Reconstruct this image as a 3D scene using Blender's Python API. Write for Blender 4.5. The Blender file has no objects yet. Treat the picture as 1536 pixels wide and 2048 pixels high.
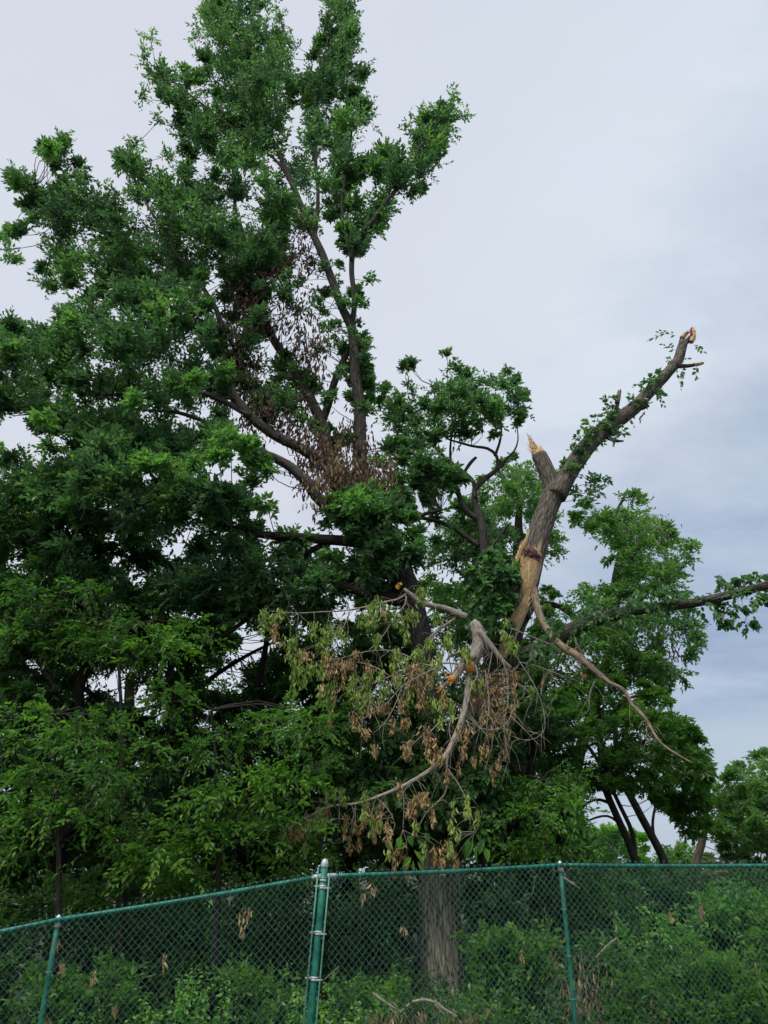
import bpy, math, random
import numpy as np
from mathutils import Vector, noise as mnoise

SC = bpy.context.scene
COL = SC.collection
rng = np.random.default_rng(7)
random.seed(7)

# ------------------------------------------------------------------ camera
F_PX = 1450.0            # focal length in photo pixels (photo is 1536 x 2048)
PITCH = math.radians(26.2)
CAMZ = 1.75
cam_d = bpy.data.cameras.new('camera')
cam = bpy.data.objects.new('camera', cam_d)
COL.objects.link(cam)
cam.location = (0, 0, CAMZ)
cam.rotation_euler = (math.radians(90) + PITCH, 0, 0)
cam_d.sensor_fit = 'VERTICAL'
cam_d.sensor_height = 32.0
cam_d.lens = 32.0 * F_PX / 2048.0
cam_d.clip_start = 0.1
cam_d.clip_end = 2000
SC.camera = cam

# ------------------------------------------------------------------ world / sun / exposure
SUN_EL, SUN_AZ = math.radians(58), math.radians(205)   # azimuth clockwise from +Y: behind the camera, to its left
world = bpy.data.worlds.new('World')
SC.world = world
world.use_nodes = True
wn, wl = world.node_tree.nodes, world.node_tree.links
wn.clear()
def WN(t, **k):
    n = wn.new(t)
    for a, v in k.items():
        setattr(n, a, v)
    return n
def wmath(op, a, b=None, c=None, clamp=False):
    n = WN('ShaderNodeMath', operation=op, use_clamp=clamp)
    for i, v in enumerate((a, b, c)):
        if v is None: continue
        if isinstance(v, (int, float)): n.inputs[i].default_value = v
        else: wl.new(v, n.inputs[i])
    return n.outputs[0]
def wmix(f, a, b):
    n = WN('ShaderNodeMix', data_type='RGBA')
    for s, v in ((n.inputs[0], f), (n.inputs[6], a), (n.inputs[7], b)):
        if isinstance(v, (int, float)): s.default_value = v
        elif isinstance(v, tuple): s.default_value = (*v, 1)
        else: wl.new(v, s)
    return n.outputs[2]
sky = WN('ShaderNodeTexSky', sky_type='NISHITA', sun_disc=False, sun_elevation=SUN_EL, sun_rotation=SUN_AZ)
tc = WN('ShaderNodeTexCoord')
sep = WN('ShaderNodeSeparateXYZ'); wl.new(tc.outputs['Generated'], sep.inputs[0])
zz = wmath('MAXIMUM', sep.outputs[2], 0.0)
den = wmath('ADD', zz, 0.22)
comb = WN('ShaderNodeCombineXYZ')
wl.new(wmath('DIVIDE', sep.outputs[0], den), comb.inputs[0])
wl.new(wmath('DIVIDE', sep.outputs[1], den), comb.inputs[1])
def wnoise(scale, detail, off, rough=0.5, sx=1.0, sy=1.0):
    mp = WN('ShaderNodeMapping'); wl.new(comb.outputs[0], mp.inputs[0])
    mp.inputs[1].default_value = off; mp.inputs[3].default_value = (sx, sy, 1)
    n = WN('ShaderNodeTexNoise'); wl.new(mp.outputs[0], n.inputs[0])
    n.inputs['Scale'].default_value = scale; n.inputs['Detail'].default_value = detail
    n.inputs['Roughness'].default_value = rough
    return n.outputs[0]
K = 7.0      # cloud radiances are divided by the background strength 0.1
n1 = wnoise(0.9, 4, (3.1, 1.7, 0))
n2 = wnoise(1.7, 5, (7.0, 2.0, 0), 0.6, 0.9, 1.4)
n3 = wnoise(0.45, 2, (1.0, 9.0, 0))
f1 = wmath('MULTIPLY_ADD', n1, 2.4, -0.72, True)
f2 = wmath('MULTIPLY_ADD', n2, 2.6, -0.85, True)
f3 = wmath('MULTIPLY_ADD', n3, 3.0, -1.0, True)
bright = wmix(f1, (.61*K, .685*K, .78*K), (.77*K, .83*K, .91*K))
lavx = wmath('MULTIPLY_ADD', sep.outputs[0], -1.0, 0.62, True)
lav = wmix(wmath('MULTIPLY', wmath('ADD', f2, lavx), 0.6, None, True), bright, (.67*K, .695*K, .775*K))
# the cloud deck thickens and turns slate blue towards the low sky on the right (+X)
az = wmath('MULTIPLY_ADD', sep.outputs[0], 1.3, -0.22)
lo = wmath('MULTIPLY_ADD', zz, -1.1, 0.74)
slate = wmath('ADD', wmath('ADD', az, lo), wmath('MULTIPLY', wmath('SUBTRACT', n2, 0.5), 1.5), None, True)
slate = wmath('MULTIPLY', slate, 0.95)
deck = wmix(slate, lav, (.27*K, .37*K, .53*K))
# a paler strip low over the horizon
low = wmath('MULTIPLY_ADD', zz, -22.0, 4.2, True)
deck = wmix(wmath('MULTIPLY', low, 0.85), deck, (.47*K, .55*K, .65*K))
skycol = wmix(0.93, sky.outputs[0], deck)
bg = WN('ShaderNodeBackground'); bg.inputs[1].default_value = 0.1
wl.new(skycol, bg.inputs[0])
wo = WN('ShaderNodeOutputWorld'); wl.new(bg.outputs[0], wo.inputs[0])

sun_d = bpy.data.lights.new('sun', 'SUN')
sun_d.energy = 1.5
sun_d.angle = math.radians(20)
sun_d.color = (1.0, 0.96, 0.9)
sun = bpy.data.objects.new('sun', sun_d); COL.objects.link(sun)
sdir = Vector((math.sin(SUN_AZ) * math.cos(SUN_EL), math.cos(SUN_AZ) * math.cos(SUN_EL), math.sin(SUN_EL)))
sun.rotation_euler = sdir.to_track_quat('Z', 'Y').to_euler()

SC.view_settings.view_transform = 'Standard'
SC.view_settings.look = 'None'
SC.view_settings.exposure = 0.62
SC.view_settings.gamma = 1.0
SC.view_settings.use_curve_mapping = False
SC.cycles.max_bounces = 5
SC.cycles.diffuse_bounces = 4
SC.cycles.glossy_bounces = 2
SC.cycles.transmission_bounces = 4

# ------------------------------------------------------------------ geometry helpers
CT, ST = math.cos(PITCH), math.sin(PITCH)
def W(px, py, D):
    """photo pixel + horizontal distance in metres -> world point"""
    px = np.asarray(px, float); py = np.asarray(py, float); D = np.asarray(D, float)
    x = (px - 768) / F_PX; y = -(py - 1024) / F_PX
    dy = CT - y * ST; dz = ST + y * CT
    t = D / dy
    return np.stack([x * t, D + 0 * x, CAMZ + dz * t], -1)
def MPP(py, D):
    y = -(np.asarray(py, float) - 1024) / F_PX
    return D / (CT - y * ST) / F_PX
def ground_z(x):
    x = np.asarray(x, float)
    return np.where(x > -0.6, -0.115 + 0.02 * (x + 0.6), -0.115 + 0.14 * (np.maximum(x, -9) + 0.6))

def tag(o, label=None, cat=None, group=None, kind=None):
    if label: o['label'] = label
    if cat: o['category'] = cat
    if group: o['group'] = group
    if kind: o['kind'] = kind
    return o
def thing(name, label, cat, loc=(0, 0, 0), group=None):
    o = bpy.data.objects.new(name, None); COL.objects.link(o)
    o.location = loc
    o.empty_display_size = 0.3
    return tag(o, label, cat, group)

class MB:
    """numpy mesh collector"""
    def __init__(s):
        s.v = []; s.q = []; s.t = []; s.n = 0; s.bark = []; s.tint_q = []; s.tint_t = []
    def add(s, v, q=None, t=None, bark=None, tint=0.5):
        v = np.asarray(v, np.float32)
        s.v.append(v)
        s.bark.append(np.asarray(bark, np.float32) if bark is not None else v)
        if q is not None and len(q):
            q = np.asarray(q, np.int32); s.q.append(q + s.n)
            s.tint_q.append(np.broadcast_to(np.asarray(tint, np.float32), (len(q),)))
        if t is not None and len(t):
            t = np.asarray(t, np.int32); s.t.append(t + s.n)
            s.tint_t.append(np.broadcast_to(np.asarray(tint, np.float32), (len(t),)))
        s.n += len(v)
    def build(s, name, mat, parent=None, smooth=True, kind=None, mat2=None, label=None):
        v = np.concatenate(s.v) if s.v else np.zeros((0, 3), np.float32)
        bark = np.concatenate(s.bark)
        q = np.concatenate(s.q) if s.q else np.zeros((0, 4), np.int32)
        t = np.concatenate(s.t) if s.t else np.zeros((0, 3), np.int32)
        tint = np.concatenate([np.concatenate(s.tint_q) if s.tint_q else np.zeros(0), np.concatenate(s.tint_t) if s.tint_t else np.zeros(0)])
        me = bpy.data.meshes.new(name)
        origin = np.zeros(3)
        me.vertices.add(len(v)); me.vertices.foreach_set('co', v.astype(np.float32).ravel())
        nl = len(q) * 4 + len(t) * 3
        me.loops.add(nl)
        me.loops.foreach_set('vertex_index', np.concatenate([q.ravel(), t.ravel()]).astype(np.int32))
        me.polygons.add(len(q) + len(t))
        ls = np.concatenate([np.arange(len(q)) * 4, len(q) * 4 + np.arange(len(t)) * 3]).astype(np.int32)
        me.polygons.foreach_set('loop_start', ls)
        me.polygons.foreach_set('use_smooth', np.full(len(q) + len(t), smooth, bool))
        a = me.attributes.new('bark', 'FLOAT_VECTOR', 'POINT'); a.data.foreach_set('vector', bark.ravel())
        a = me.attributes.new('tint', 'FLOAT', 'FACE'); a.data.foreach_set('value', tint.astype(np.float32))
        me.update(calc_edges=True)
        me.validate()
        me.materials.append(mat)
        o = bpy.data.objects.new(name, me); COL.objects.link(o)
        if parent is not None:
            o.parent = parent
            o.matrix_parent_inverse = parent.matrix_basis.inverted()
        if kind: o['kind'] = kind
        if label: o['label'] = label
        return o

def catmull(P, step):
    """P (n,k) -> resampled (m,k) about `step` metres apart (first 3 columns are xyz)"""
    P = np.asarray(P, float)
    if len(P) == 2:
        n = max(1, int(np.linalg.norm(P[1, :3] - P[0, :3]) / step))
        u = np.linspace(0, 1, n + 1)[:, None]
        return P[0] * (1 - u) + P[1] * u
    Q = np.vstack([2 * P[0] - P[1], P, 2 * P[-1] - P[-2]])
    out = []
    for i in range(1, len(Q) - 2):
        n = max(1, int(round(np.linalg.norm(Q[i + 1, :3] - Q[i, :3]) / step)))
        u = (np.arange(n) / n)[:, None]
        a, b, c, d = Q[i - 1], Q[i], Q[i + 1], Q[i + 2]
        out.append(0.5 * ((2 * b) + (-a + c) * u + (2 * a - 5 * b + 4 * c - d) * u ** 2 + (-a + 3 * b - 3 * c + d) * u ** 3))
    out.append(P[-1:])
    R = np.vstack(out)
    R[:, 3:] = np.maximum(R[:, 3:], 0.0005)
    return R

def tube(mb, P, step=0.12, sides=8, wob=0.0, ridge=0.0, tint=0.5, cap=True, seed=0.0):
    """P rows: x y z r"""
    R = catmull(P, step)
    c = R[:, :3].copy(); r = R[:, 3].copy()
    m = len(c)
    if m < 2: return
    if wob > 0:
        for i in range(1, m - 1):
            nv = mnoise.noise_vector(Vector(c[i] * 1.3 + seed))
            c[i] += np.array(nv) * wob * min(1, r[i] * 12 + 0.2)
    T = np.gradient(c, axis=0)
    T /= np.linalg.norm(T, axis=1)[:, None] + 1e-9
    ref = np.array([0, -1.0, 0.15]) if abs(T[0, 1]) < 0.9 else np.array([1.0, 0, 0])
    U = np.zeros_like(c)
    u = ref - T[0] * ref.dot(T[0]); u /= np.linalg.norm(u)
    for i in range(m):
        u = u - T[i] * u.dot(T[i]); u /= np.linalg.norm(u) + 1e-9
        U[i] = u
    V = np.cross(T, U)
    s = np.concatenate([[0], np.cumsum(np.linalg.norm(np.diff(c, axis=0), axis=1))])
    a = np.linspace(0, 2 * math.pi, sides, endpoint=False)
    ca, sa = np.cos(a), np.sin(a)
    rad = np.repeat(r[:, None], sides, 1)
    if ridge > 0:
        for i in range(m):
            for j in range(sides):
                k = r[i]
                h = mnoise.noise(Vector((ca[j] * 2.2 * (k / .05) ** .6 + seed, sa[j] * 2.2 * (k / .05) ** .6, s[i] * 1.6)))
                h2 = mnoise.noise(Vector((ca[j] * 1.4 + seed, sa[j] * 1.4, s[i] * 2.0 + 9)))
                rad[i, j] *= 1 + ridge * ((0.5 - abs(h) * 2.2)) + ridge * 1.2 * h2
    pts = c[:, None, :] + rad[:, :, None] * (ca[None, :, None] * U[:, None, :] + sa[None, :, None] * V[:, None, :])
    bark = np.stack([np.broadcast_to(ca, (m, sides)) * r[:, None], np.broadcast_to(sa, (m, sides)) * r[:, None],
                     np.repeat(s[:, None], sides, 1)], -1)
    idx = np.arange(m * sides).reshape(m, sides)
    q = np.stack([idx[:-1], np.roll(idx, -1, 1)[:-1], np.roll(idx, -1, 1)[1:], idx[1:]], -1).reshape(-1, 4)
    v = pts.reshape(-1, 3); b = bark.reshape(-1, 3)
    t = None
    if cap:
        v = np.vstack([v, c[-1] + T[-1] * r[-1] * 0.4, c[0]]); b = np.vstack([b, [0, 0, s[-1]], [0, 0, 0]])
        e = idx[-1]; f = idx[0]
        t = [[e[j], e[(j + 1) % sides], m * sides] for j in range(sides)] + [[f[(j + 1) % sides], f[j], m * sides + 1] for j in range(sides)]
    mb.add(v, q, t, b, tint)

def trace(rows, D=None):
    """rows: (px, py, r_px[, D]) -> xyz r"""
    out = []
    for k, row in enumerate(rows):
        d = row[3] if len(row) > 3 else D
        p = W(row[0], row[1], d)
        out.append([*p, row[2] * MPP(row[1], d)])
    return np.array(out)

def unit(a):
    return a / (np.linalg.norm(a, axis=-1, keepdims=True) + 1e-9)

def leaves(mb, base, d, nrm, L, wr=0.5, fine=False, tint=0.5, fold=0.25, curl=0.0):
    """base,d,nrm (N,3); L (N,)"""
    N = len(base)
    if N == 0: return
    d = unit(d); side = unit(np.cross(d, nrm)); up = np.cross(side, d)
    L = np.broadcast_to(L, (N,))[:, None]; w = L * wr
    tint = np.broadcast_to(tint, (N,))
    if not fine:
        a = 0.42
        lft = base + d * L * a + side * w * .5 + up * w * fold
        rgt = base + d * L * a - side * w * .5 + up * w * fold
        tip = base + d * L - up * L * curl
        v = np.stack([base, rgt, tip, lft], 1).reshape(-1, 3)
        i = np.arange(N)[:, None] * 4
        t = np.stack([i + [0, 1, 2], i + [0, 2, 3]], 1).reshape(-1, 3)
        mb.add(v, None, t, None, np.repeat(tint, 2))
    else:
        c1 = base + d * L * .3; c2 = base + d * L * .66 - up * L * curl * .35
        tip = base + d * L - up * L * curl
        l1 = c1 + side * w * .47 + up * w * fold; r1 = c1 - side * w * .47 + up * w * fold
        l2 = c2 + side * w * .36 + up * w * fold; r2 = c2 - side * w * .36 + up * w * fold
        v = np.stack([base, r1, r2, tip, l2, l1], 1).reshape(-1, 3)
        i = np.arange(N)[:, None] * 6
        q = np.stack([i + [0, 1, 2, 3], i + [0, 3, 4, 5]], 1).reshape(-1, 4)
        mb.add(v, q, None, None, np.repeat(tint, 2))

def sprays(mb, tw, org, dr, ln, nl, leafL, wr=0.5, fine=False, tint=0.5, droop=0.25, tjit=0.16, twr=0.004, twfrac=0.6, flat=0.55, fold=0.25):
    """org,dr (S,3); ln (S,) twig length; nl leaves on each twig"""
    S = len(org)
    if S == 0: return
    dr = unit(dr)
    upv = np.array([0, 0, 1.0]) + rng.normal(0, .35, (S, 3))
    side = unit(np.cross(dr, upv)); up = np.cross(side, dr)
    u = (np.arange(nl) + 0.6) / nl
    sgn = np.where(np.arange(nl) % 2 == 0, 1.0, -1.0)
    U = u[None, :, None]
    sag = np.zeros((S, nl, 3)); sag[..., 2] = -(u[None, :] ** 2) * ln[:, None] * droop
    base = org[:, None, :] + dr[:, None, :] * ln[:, None, None] * U + sag + rng.normal(0, .012, (S, nl, 3))
    fw = 0.55 + 0.5 * U
    ld = dr[:, None, :] * fw + side[:, None, :] * (sgn[None, :, None] * (1.05 - .55 * U)) + rng.normal(0, .3, (S, nl, 3))
    ld[..., 2] -= droop * .9
    nn = up[:, None, :] + rng.normal(0, flat, (S, nl, 3))
    l = leafL * rng.uniform(.6, 1.12, (S, nl)) * (0.8 + .35 * np.sin(np.pi * np.clip(u, 0, 1)))[None, :]
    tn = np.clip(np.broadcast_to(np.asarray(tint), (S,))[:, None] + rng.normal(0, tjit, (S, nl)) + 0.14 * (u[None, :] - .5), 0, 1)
    leaves(mb, base.reshape(-1, 3), ld.reshape(-1, 3), nn.reshape(-1, 3), l.ravel(), wr, fine, tn.ravel(), fold, 0.12)
    if tw is not None:
        k = rng.random(S) < twfrac
        o = org[k]; dd = dr[k]; L = ln[k]; n = len(o)
        if n:
            sag1 = np.zeros((n, 3)); sag1[:, 2] = -.25 * L * droop
            sag2 = np.zeros((n, 3)); sag2[:, 2] = -L * droop
            s1 = side[k]; u1 = up[k]
            rings = []
            for f, sg, rr in ((0, 0, 1), (.5, sag1, .7), (1, sag2, .35)):
                c = o + dd * L[:, None] * f + sg
                for j in range(3):
                    a = j * 2.0944
                    rings.append(c + (s1 * math.cos(a) + u1 * math.sin(a)) * twr * rr)
            v = np.stack(rings, 1).reshape(-1, 3)
            i = np.arange(n)[:, None] * 9
            q = np.concatenate([i + [r * 3 + j, r * 3 + (j + 1) % 3, r * 3 + 3 + (j + 1) % 3, r * 3 + 3 + j] for r in range(2) for j in range(3)], 0)
            tw.add(v, q, None, None, 0.5)

def in_poly(P, poly):
    x, y = P[:, 0], P[:, 1]; ins = np.zeros(len(P), bool)
    n = len(poly); dist = np.full(len(P), 1e9)
    for i in range(n):
        (x1, y1), (x2, y2) = poly[i], poly[(i + 1) % n]
        c = ((y1 > y) != (y2 > y)) & (x < (x2 - x1) * (y - y1) / ((y2 - y1) if y2 != y1 else 1e-9) + x1)
        ins ^= c
        ex, ey = x2 - x1, y2 - y1
        tt = np.clip(((x - x1) * ex + (y - y1) * ey) / (ex * ex + ey * ey + 1e-9), 0, 1)
        dist = np.minimum(dist, np.hypot(x - x1 - tt * ex, y - y1 - tt * ey))
    return ins, dist

def clump_points(poly, D, thick, n, rpx, holes=(), Wd=110, spread=0.75):
    """n clump centres spread through the volume behind an outline; returns px,py,D,rpx"""
    poly = np.array(poly, float)
    lo, hi = poly.min(0), poly.max(0)
    out = []; tries = 0
    while len(out) < n and tries < 60:
        tries += 1
        P = lo + rng.random((n * 4, 2)) * (hi - lo)
        ins, dist = in_poly(P, poly)
        rr = rng.uniform(rpx * .65, rpx * 1.25, len(P))
        rr = np.minimum(rr, np.maximum(dist * 1.2, rpx * .38))
        ok = ins & (dist > rr * .28)
        for (hx, hy, hr) in holes:
            ok &= np.hypot(P[:, 0] - hx, P[:, 1] - hy) > hr + rr * .8
        P = P[ok]; rr = rr[ok]; dist = dist[ok]
        dd = D + (rng.random(len(P)) * 2 - 1) * thick * np.sqrt(np.clip(dist / Wd, .04, 1))
        for a, b, c in zip(P, dd, rr):
            mpp = MPP(a[1], b)
            w = W(a[0], a[1], b)
            good = True
            for o in out[-140:]:
                if np.sum((o[4] - w) ** 2) < (0.62 * c * mpp) ** 2: good = False; break
            if good: out.append((a[0], a[1], b, c, w))
            if len(out) >= n: break
    return out

def foliage(mb, tw, cl, per, nl, leafL, wr=.5, fine=False, tint=.5, cvar=.14, flatz=.75, droop=.25, centre=None, out=0.9, upw=.35, tl=.55, limbs=None, br=None, brr=.016, holes=(), twfrac=.6, shell=.55, dirb=(0, 0, 0), dens=1.0, fold=.25, lnf=1.1, maxd=2.3):
    """cl from clump_points; leaf sprays fill each clump; thin branches join it to the nearest limb"""
    LP = np.concatenate([catmull(l, .25)[:, :3] for l in limbs]) if limbs else None
    for (px, py, D, r, w) in cl:
        R = r * MPP(py, D)
        S = max(4, int(per * rng.uniform(.75, 1.25) * dens))
        dv = unit(rng.normal(0, 1, (S, 3)))
        rad = R * (shell + (1 - shell) * rng.random(S)) * rng.uniform(.45, 1, S) ** .5
        off = dv * rad[:, None]; off[:, 2] *= flatz
        org = w + off
        cd = unit(w - centre) if centre is not None else np.zeros(3)
        dr = dv * out + cd * .5 + np.array([0, 0, upw]) + rng.normal(0, .35, (S, 3)) + np.array(dirb)
        ln = np.minimum(R * lnf, tl) * rng.uniform(.6, 1.15, S)
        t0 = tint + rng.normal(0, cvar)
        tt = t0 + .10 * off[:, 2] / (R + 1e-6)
        org = org - unit(dr) * ln[:, None] * .4
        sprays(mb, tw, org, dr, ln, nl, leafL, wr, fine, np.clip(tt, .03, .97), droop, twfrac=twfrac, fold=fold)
        if LP is not None and br is not None:
            d2 = np.sum((LP - w) ** 2, 1)
            # prefer a limb point lower than the clump
            d2 = d2 * np.where(LP[:, 2] > w[2], 2.2, 1.0)
            k = int(np.argmin(d2)); a = LP[k]; dist = math.sqrt(np.sum((a - w) ** 2))
            if .15 < dist < maxd:
                mid = (a + w) / 2 + np.array([*rng.normal(0, .09 * dist, 2), rng.normal(-.08, .07) * dist])
                rr = brr * (0.4 + .2 * dist)
                tube(br, np.array([[*a, rr], [*mid, rr * .75], [*w, rr * .45]]), .3, 5, wob=.09, cap=False)
                for _ in range(3):
                    e = w + off[rng.integers(S)] * .9
                    m2 = (w + e) / 2 + rng.normal(0, .05, 3)
                    st = w * .7 + mid * .3
                    tube(br, np.array([[*st, rr * .45], [*m2, rr * .32], [*e, rr * .2]]), .3, 4, cap=False)

# ------------------------------------------------------------------ materials
def newmat(name):
    m = bpy.data.materials.new(name); m.use_nodes = True
    nt = m.node_tree; nt.nodes.clear()
    return m, nt
def nd(nt, t, **k):
    n = nt.nodes.new(t)
    for a, v in k.items(): setattr(n, a, v)
    return n
def ramp(nt, fac, stops):
    r = nd(nt, 'ShaderNodeValToRGB'); nt.links.new(fac, r.inputs[0])
    e = r.color_ramp.elements
    while len(e) < len(stops): e.new(.5)
    for x, (p, c) in zip(e, stops): x.position = p; x.color = (*c, 1)
    return r.outputs[0]
def leaf_mat(name, dark, mid, light, trans=.3, rough=.5, spec=.35, transcol=None):
    m, nt = newmat(name); L = nt.links.new
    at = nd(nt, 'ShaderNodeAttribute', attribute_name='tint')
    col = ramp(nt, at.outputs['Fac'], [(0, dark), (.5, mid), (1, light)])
    pr = nd(nt, 'ShaderNodeBsdfPrincipled'); L(col, pr.inputs['Base Color'])
    pr.inputs['Roughness'].default_value = rough; pr.inputs['Specular IOR Level'].default_value = spec
    tr = nd(nt, 'ShaderNodeBsdfTranslucent')
    mul = nd(nt, 'ShaderNodeMix', data_type='RGBA', blend_type='MULTIPLY'); mul.inputs[0].default_value = 1
    L(col, mul.inputs[6]); mul.inputs[7].default_value = (*(transcol or (1.5, 1.9, .7)), 1)
    L(mul.outputs[2], tr.inputs[0])
    mx = nd(nt, 'ShaderNodeMixShader'); mx.inputs[0].default_value = trans
    L(pr.outputs[0], mx.inputs[1]); L(tr.outputs[0], mx.inputs[2])
    o = nd(nt, 'ShaderNodeOutputMaterial'); L(mx.outputs[0], o.inputs[0])
    return m
def bark_mat(name, dark, light, sc=1.0, bump=.5, moss=None):
    m, nt = newmat(name); L = nt.links.new
    at = nd(nt, 'ShaderNodeAttribute', attribute_name='bark')
    mp = nd(nt, 'ShaderNodeMapping'); mp.inputs[3].default_value = (26 * sc, 26 * sc, 4.5 * sc); L(at.outputs['Vector'], mp.inputs[0])
    n1 = nd(nt, 'ShaderNodeTexNoise'); n1.inputs['Scale'].default_value = 1; n1.inputs['Detail'].default_value = 5; n1.inputs['Distortion'].default_value = .8
    L(mp.outputs[0], n1.inputs[0])
    v1 = nd(nt, 'ShaderNodeTexVoronoi', feature='DISTANCE_TO_EDGE'); v1.inputs['Scale'].default_value = .9; L(mp.outputs[0], v1.inputs[0])
    h = nd(nt, 'ShaderNodeMath', operation='MULTIPLY_ADD'); L(v1.outputs[0], h.inputs[0]); h.inputs[1].default_value = 1.3
    L(n1.outputs[0], h.inputs[2])
    col = ramp(nt, h.outputs[0], [(.38, dark), (.62, tuple(.5 * (a + b) for a, b in zip(dark, light))), (.95, light)])
    n2 = nd(nt, 'ShaderNodeTexNoise'); n2.inputs['Scale'].default_value = 1.7; n2.inputs['Detail'].default_value = 3
    geo = nd(nt, 'ShaderNodeNewGeometry'); L(geo.outputs['Position'], n2.inputs[0])
    if moss:
        f = nd(nt, 'ShaderNodeMapRange'); L(n2.outputs[0], f.inputs[0]); f.inputs[1].default_value = .48; f.inputs[2].default_value = .68; f.inputs[4].default_value = .6
        mx = nd(nt, 'ShaderNodeMix', data_type='RGBA'); L(f.outputs[0], mx.inputs[0]); L(col, mx.inputs[6]); mx.inputs[7].default_value = (*moss, 1)
        col = mx.outputs[2]
    pr = nd(nt, 'ShaderNodeBsdfPrincipled'); L(col, pr.inputs['Base Color']); pr.inputs['Roughness'].default_value = .9; pr.inputs['Specular IOR Level'].default_value = .15
    bp = nd(nt, 'ShaderNodeBump'); bp.inputs['Strength'].default_value = bump; bp.inputs['Distance'].default_value = .03; L(h.outputs[0], bp.inputs['Height']); L(bp.outputs[0], pr.inputs['Normal'])
    o = nd(nt, 'ShaderNodeOutputMaterial'); L(pr.outputs[0], o.inputs[0])
    return m
def wood_mat(name, a, b, c):
    m, nt = newmat(name); L = nt.links.new
    at = nd(nt, 'ShaderNodeAttribute', attribute_name='bark')
    mp = nd(nt, 'ShaderNodeMapping'); mp.inputs[3].default_value = (70, 70, 5); L(at.outputs['Vector'], mp.inputs[0])
    n1 = nd(nt, 'ShaderNodeTexNoise'); n1.inputs['Scale'].default_value = 1; n1.inputs['Detail'].default_value = 4; L(mp.outputs[0], n1.inputs[0])
    col = ramp(nt, n1.outputs[0], [(.3, a), (.52, b), (.75, c)])
    pr = nd(nt, 'ShaderNodeBsdfPrincipled'); L(col, pr.inputs['Base Color']); pr.inputs['Roughness'].default_value = .75; pr.inputs['Specular IOR Level'].default_value = .2
    bp = nd(nt, 'ShaderNodeBump'); bp.inputs['Strength'].default_value = .6; bp.inputs['Distance'].default_value = .01; L(n1.outputs[0], bp.inputs['Height']); L(bp.outputs[0], pr.inputs['Normal'])
    o = nd(nt, 'ShaderNodeOutputMaterial'); L(pr.outputs[0], o.inputs[0])
    return m
def paint_mat(name, col, rough=.4, metal=0.0, var=.25, bscale=9):
    m, nt = newmat(name); L = nt.links.new
    tc = nd(nt, 'ShaderNodeTexCoord')
    n1 = nd(nt, 'ShaderNodeTexNoise'); n1.inputs['Scale'].default_value = bscale; n1.inputs['Detail'].default_value = 6; L(tc.outputs['Object'], n1.inputs[0])
    col2 = ramp(nt, n1.outputs[0], [(.3, tuple(x * (1 - var) for x in col)), (.7, tuple(min(1, x * (1 + var)) for x in col))])
    pr = nd(nt, 'ShaderNodeBsdfPrincipled'); L(col2, pr.inputs['Base Color']); pr.inputs['Metallic'].default_value = metal
    r = nd(nt, 'ShaderNodeMapRange'); L(n1.outputs[0], r.inputs[0]); r.inputs[3].default_value = rough - .1; r.inputs[4].default_value = rough + .2
    L(r.outputs[0], pr.inputs['Roughness'])
    o = nd(nt, 'ShaderNodeOutputMaterial'); L(pr.outputs[0], o.inputs[0])
    return m

M = {}
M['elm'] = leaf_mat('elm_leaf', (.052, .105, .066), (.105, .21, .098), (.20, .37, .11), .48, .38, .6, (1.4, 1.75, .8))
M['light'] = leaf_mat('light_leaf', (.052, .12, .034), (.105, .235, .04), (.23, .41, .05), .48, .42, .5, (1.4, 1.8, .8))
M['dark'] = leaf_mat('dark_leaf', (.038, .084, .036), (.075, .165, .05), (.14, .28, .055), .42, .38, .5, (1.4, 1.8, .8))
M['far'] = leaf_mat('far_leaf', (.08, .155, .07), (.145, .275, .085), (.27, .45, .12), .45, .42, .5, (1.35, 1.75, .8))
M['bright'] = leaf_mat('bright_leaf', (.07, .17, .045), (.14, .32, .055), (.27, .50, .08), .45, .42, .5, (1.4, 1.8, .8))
M['wilt'] = leaf_mat('wilted_leaf', (.17, .25, .06), (.31, .41, .10), (.52, .58, .20), .35)
M['dead'] = leaf_mat('dead_leaf', (.15, .095, .045), (.38, .26, .12), (.62, .47, .24), .2, .7, .15, (1.3, 1.1, .8))
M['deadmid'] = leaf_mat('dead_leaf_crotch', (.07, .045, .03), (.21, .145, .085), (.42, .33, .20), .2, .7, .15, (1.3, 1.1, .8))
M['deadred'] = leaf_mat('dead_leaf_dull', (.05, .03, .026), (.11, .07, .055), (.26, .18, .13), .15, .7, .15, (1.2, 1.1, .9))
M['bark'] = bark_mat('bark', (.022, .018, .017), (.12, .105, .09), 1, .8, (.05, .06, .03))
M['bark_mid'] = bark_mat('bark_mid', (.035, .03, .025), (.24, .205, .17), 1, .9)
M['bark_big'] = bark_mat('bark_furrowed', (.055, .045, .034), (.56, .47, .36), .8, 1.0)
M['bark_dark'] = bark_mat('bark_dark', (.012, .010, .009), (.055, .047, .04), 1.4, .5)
M['bark_pale'] = bark_mat('bark_pale', (.15, .12, .10), (.50, .43, .36), 1.3, .45)
M['bark_tan'] = bark_mat('bark_tan', (.14, .10, .07), (.44, .33, .24), 1.3, .4)
M['twig'] = bark_mat('twig_bark', (.02, .017, .013), (.06, .05, .038), 2, .2)
M['wood'] = wood_mat('fresh_wood', (.34, .19, .08), (.66, .45, .24), (.84, .66, .42))
M['cut'] = wood_mat('cut_wood', (.45, .17, .03), (.75, .36, .08), (.85, .55, .22))
M['redwood'] = wood_mat('red_splinter', (.22, .02, .015), (.42, .05, .03), (.5, .1, .06))
M['rot'] = wood_mat('rotten_wood', (.035, .02, .02), (.12, .06, .06), (.26, .17, .15))
M['green'] = paint_mat('green_coating', (.018, .19, .13), .42, 0, .5)
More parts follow.
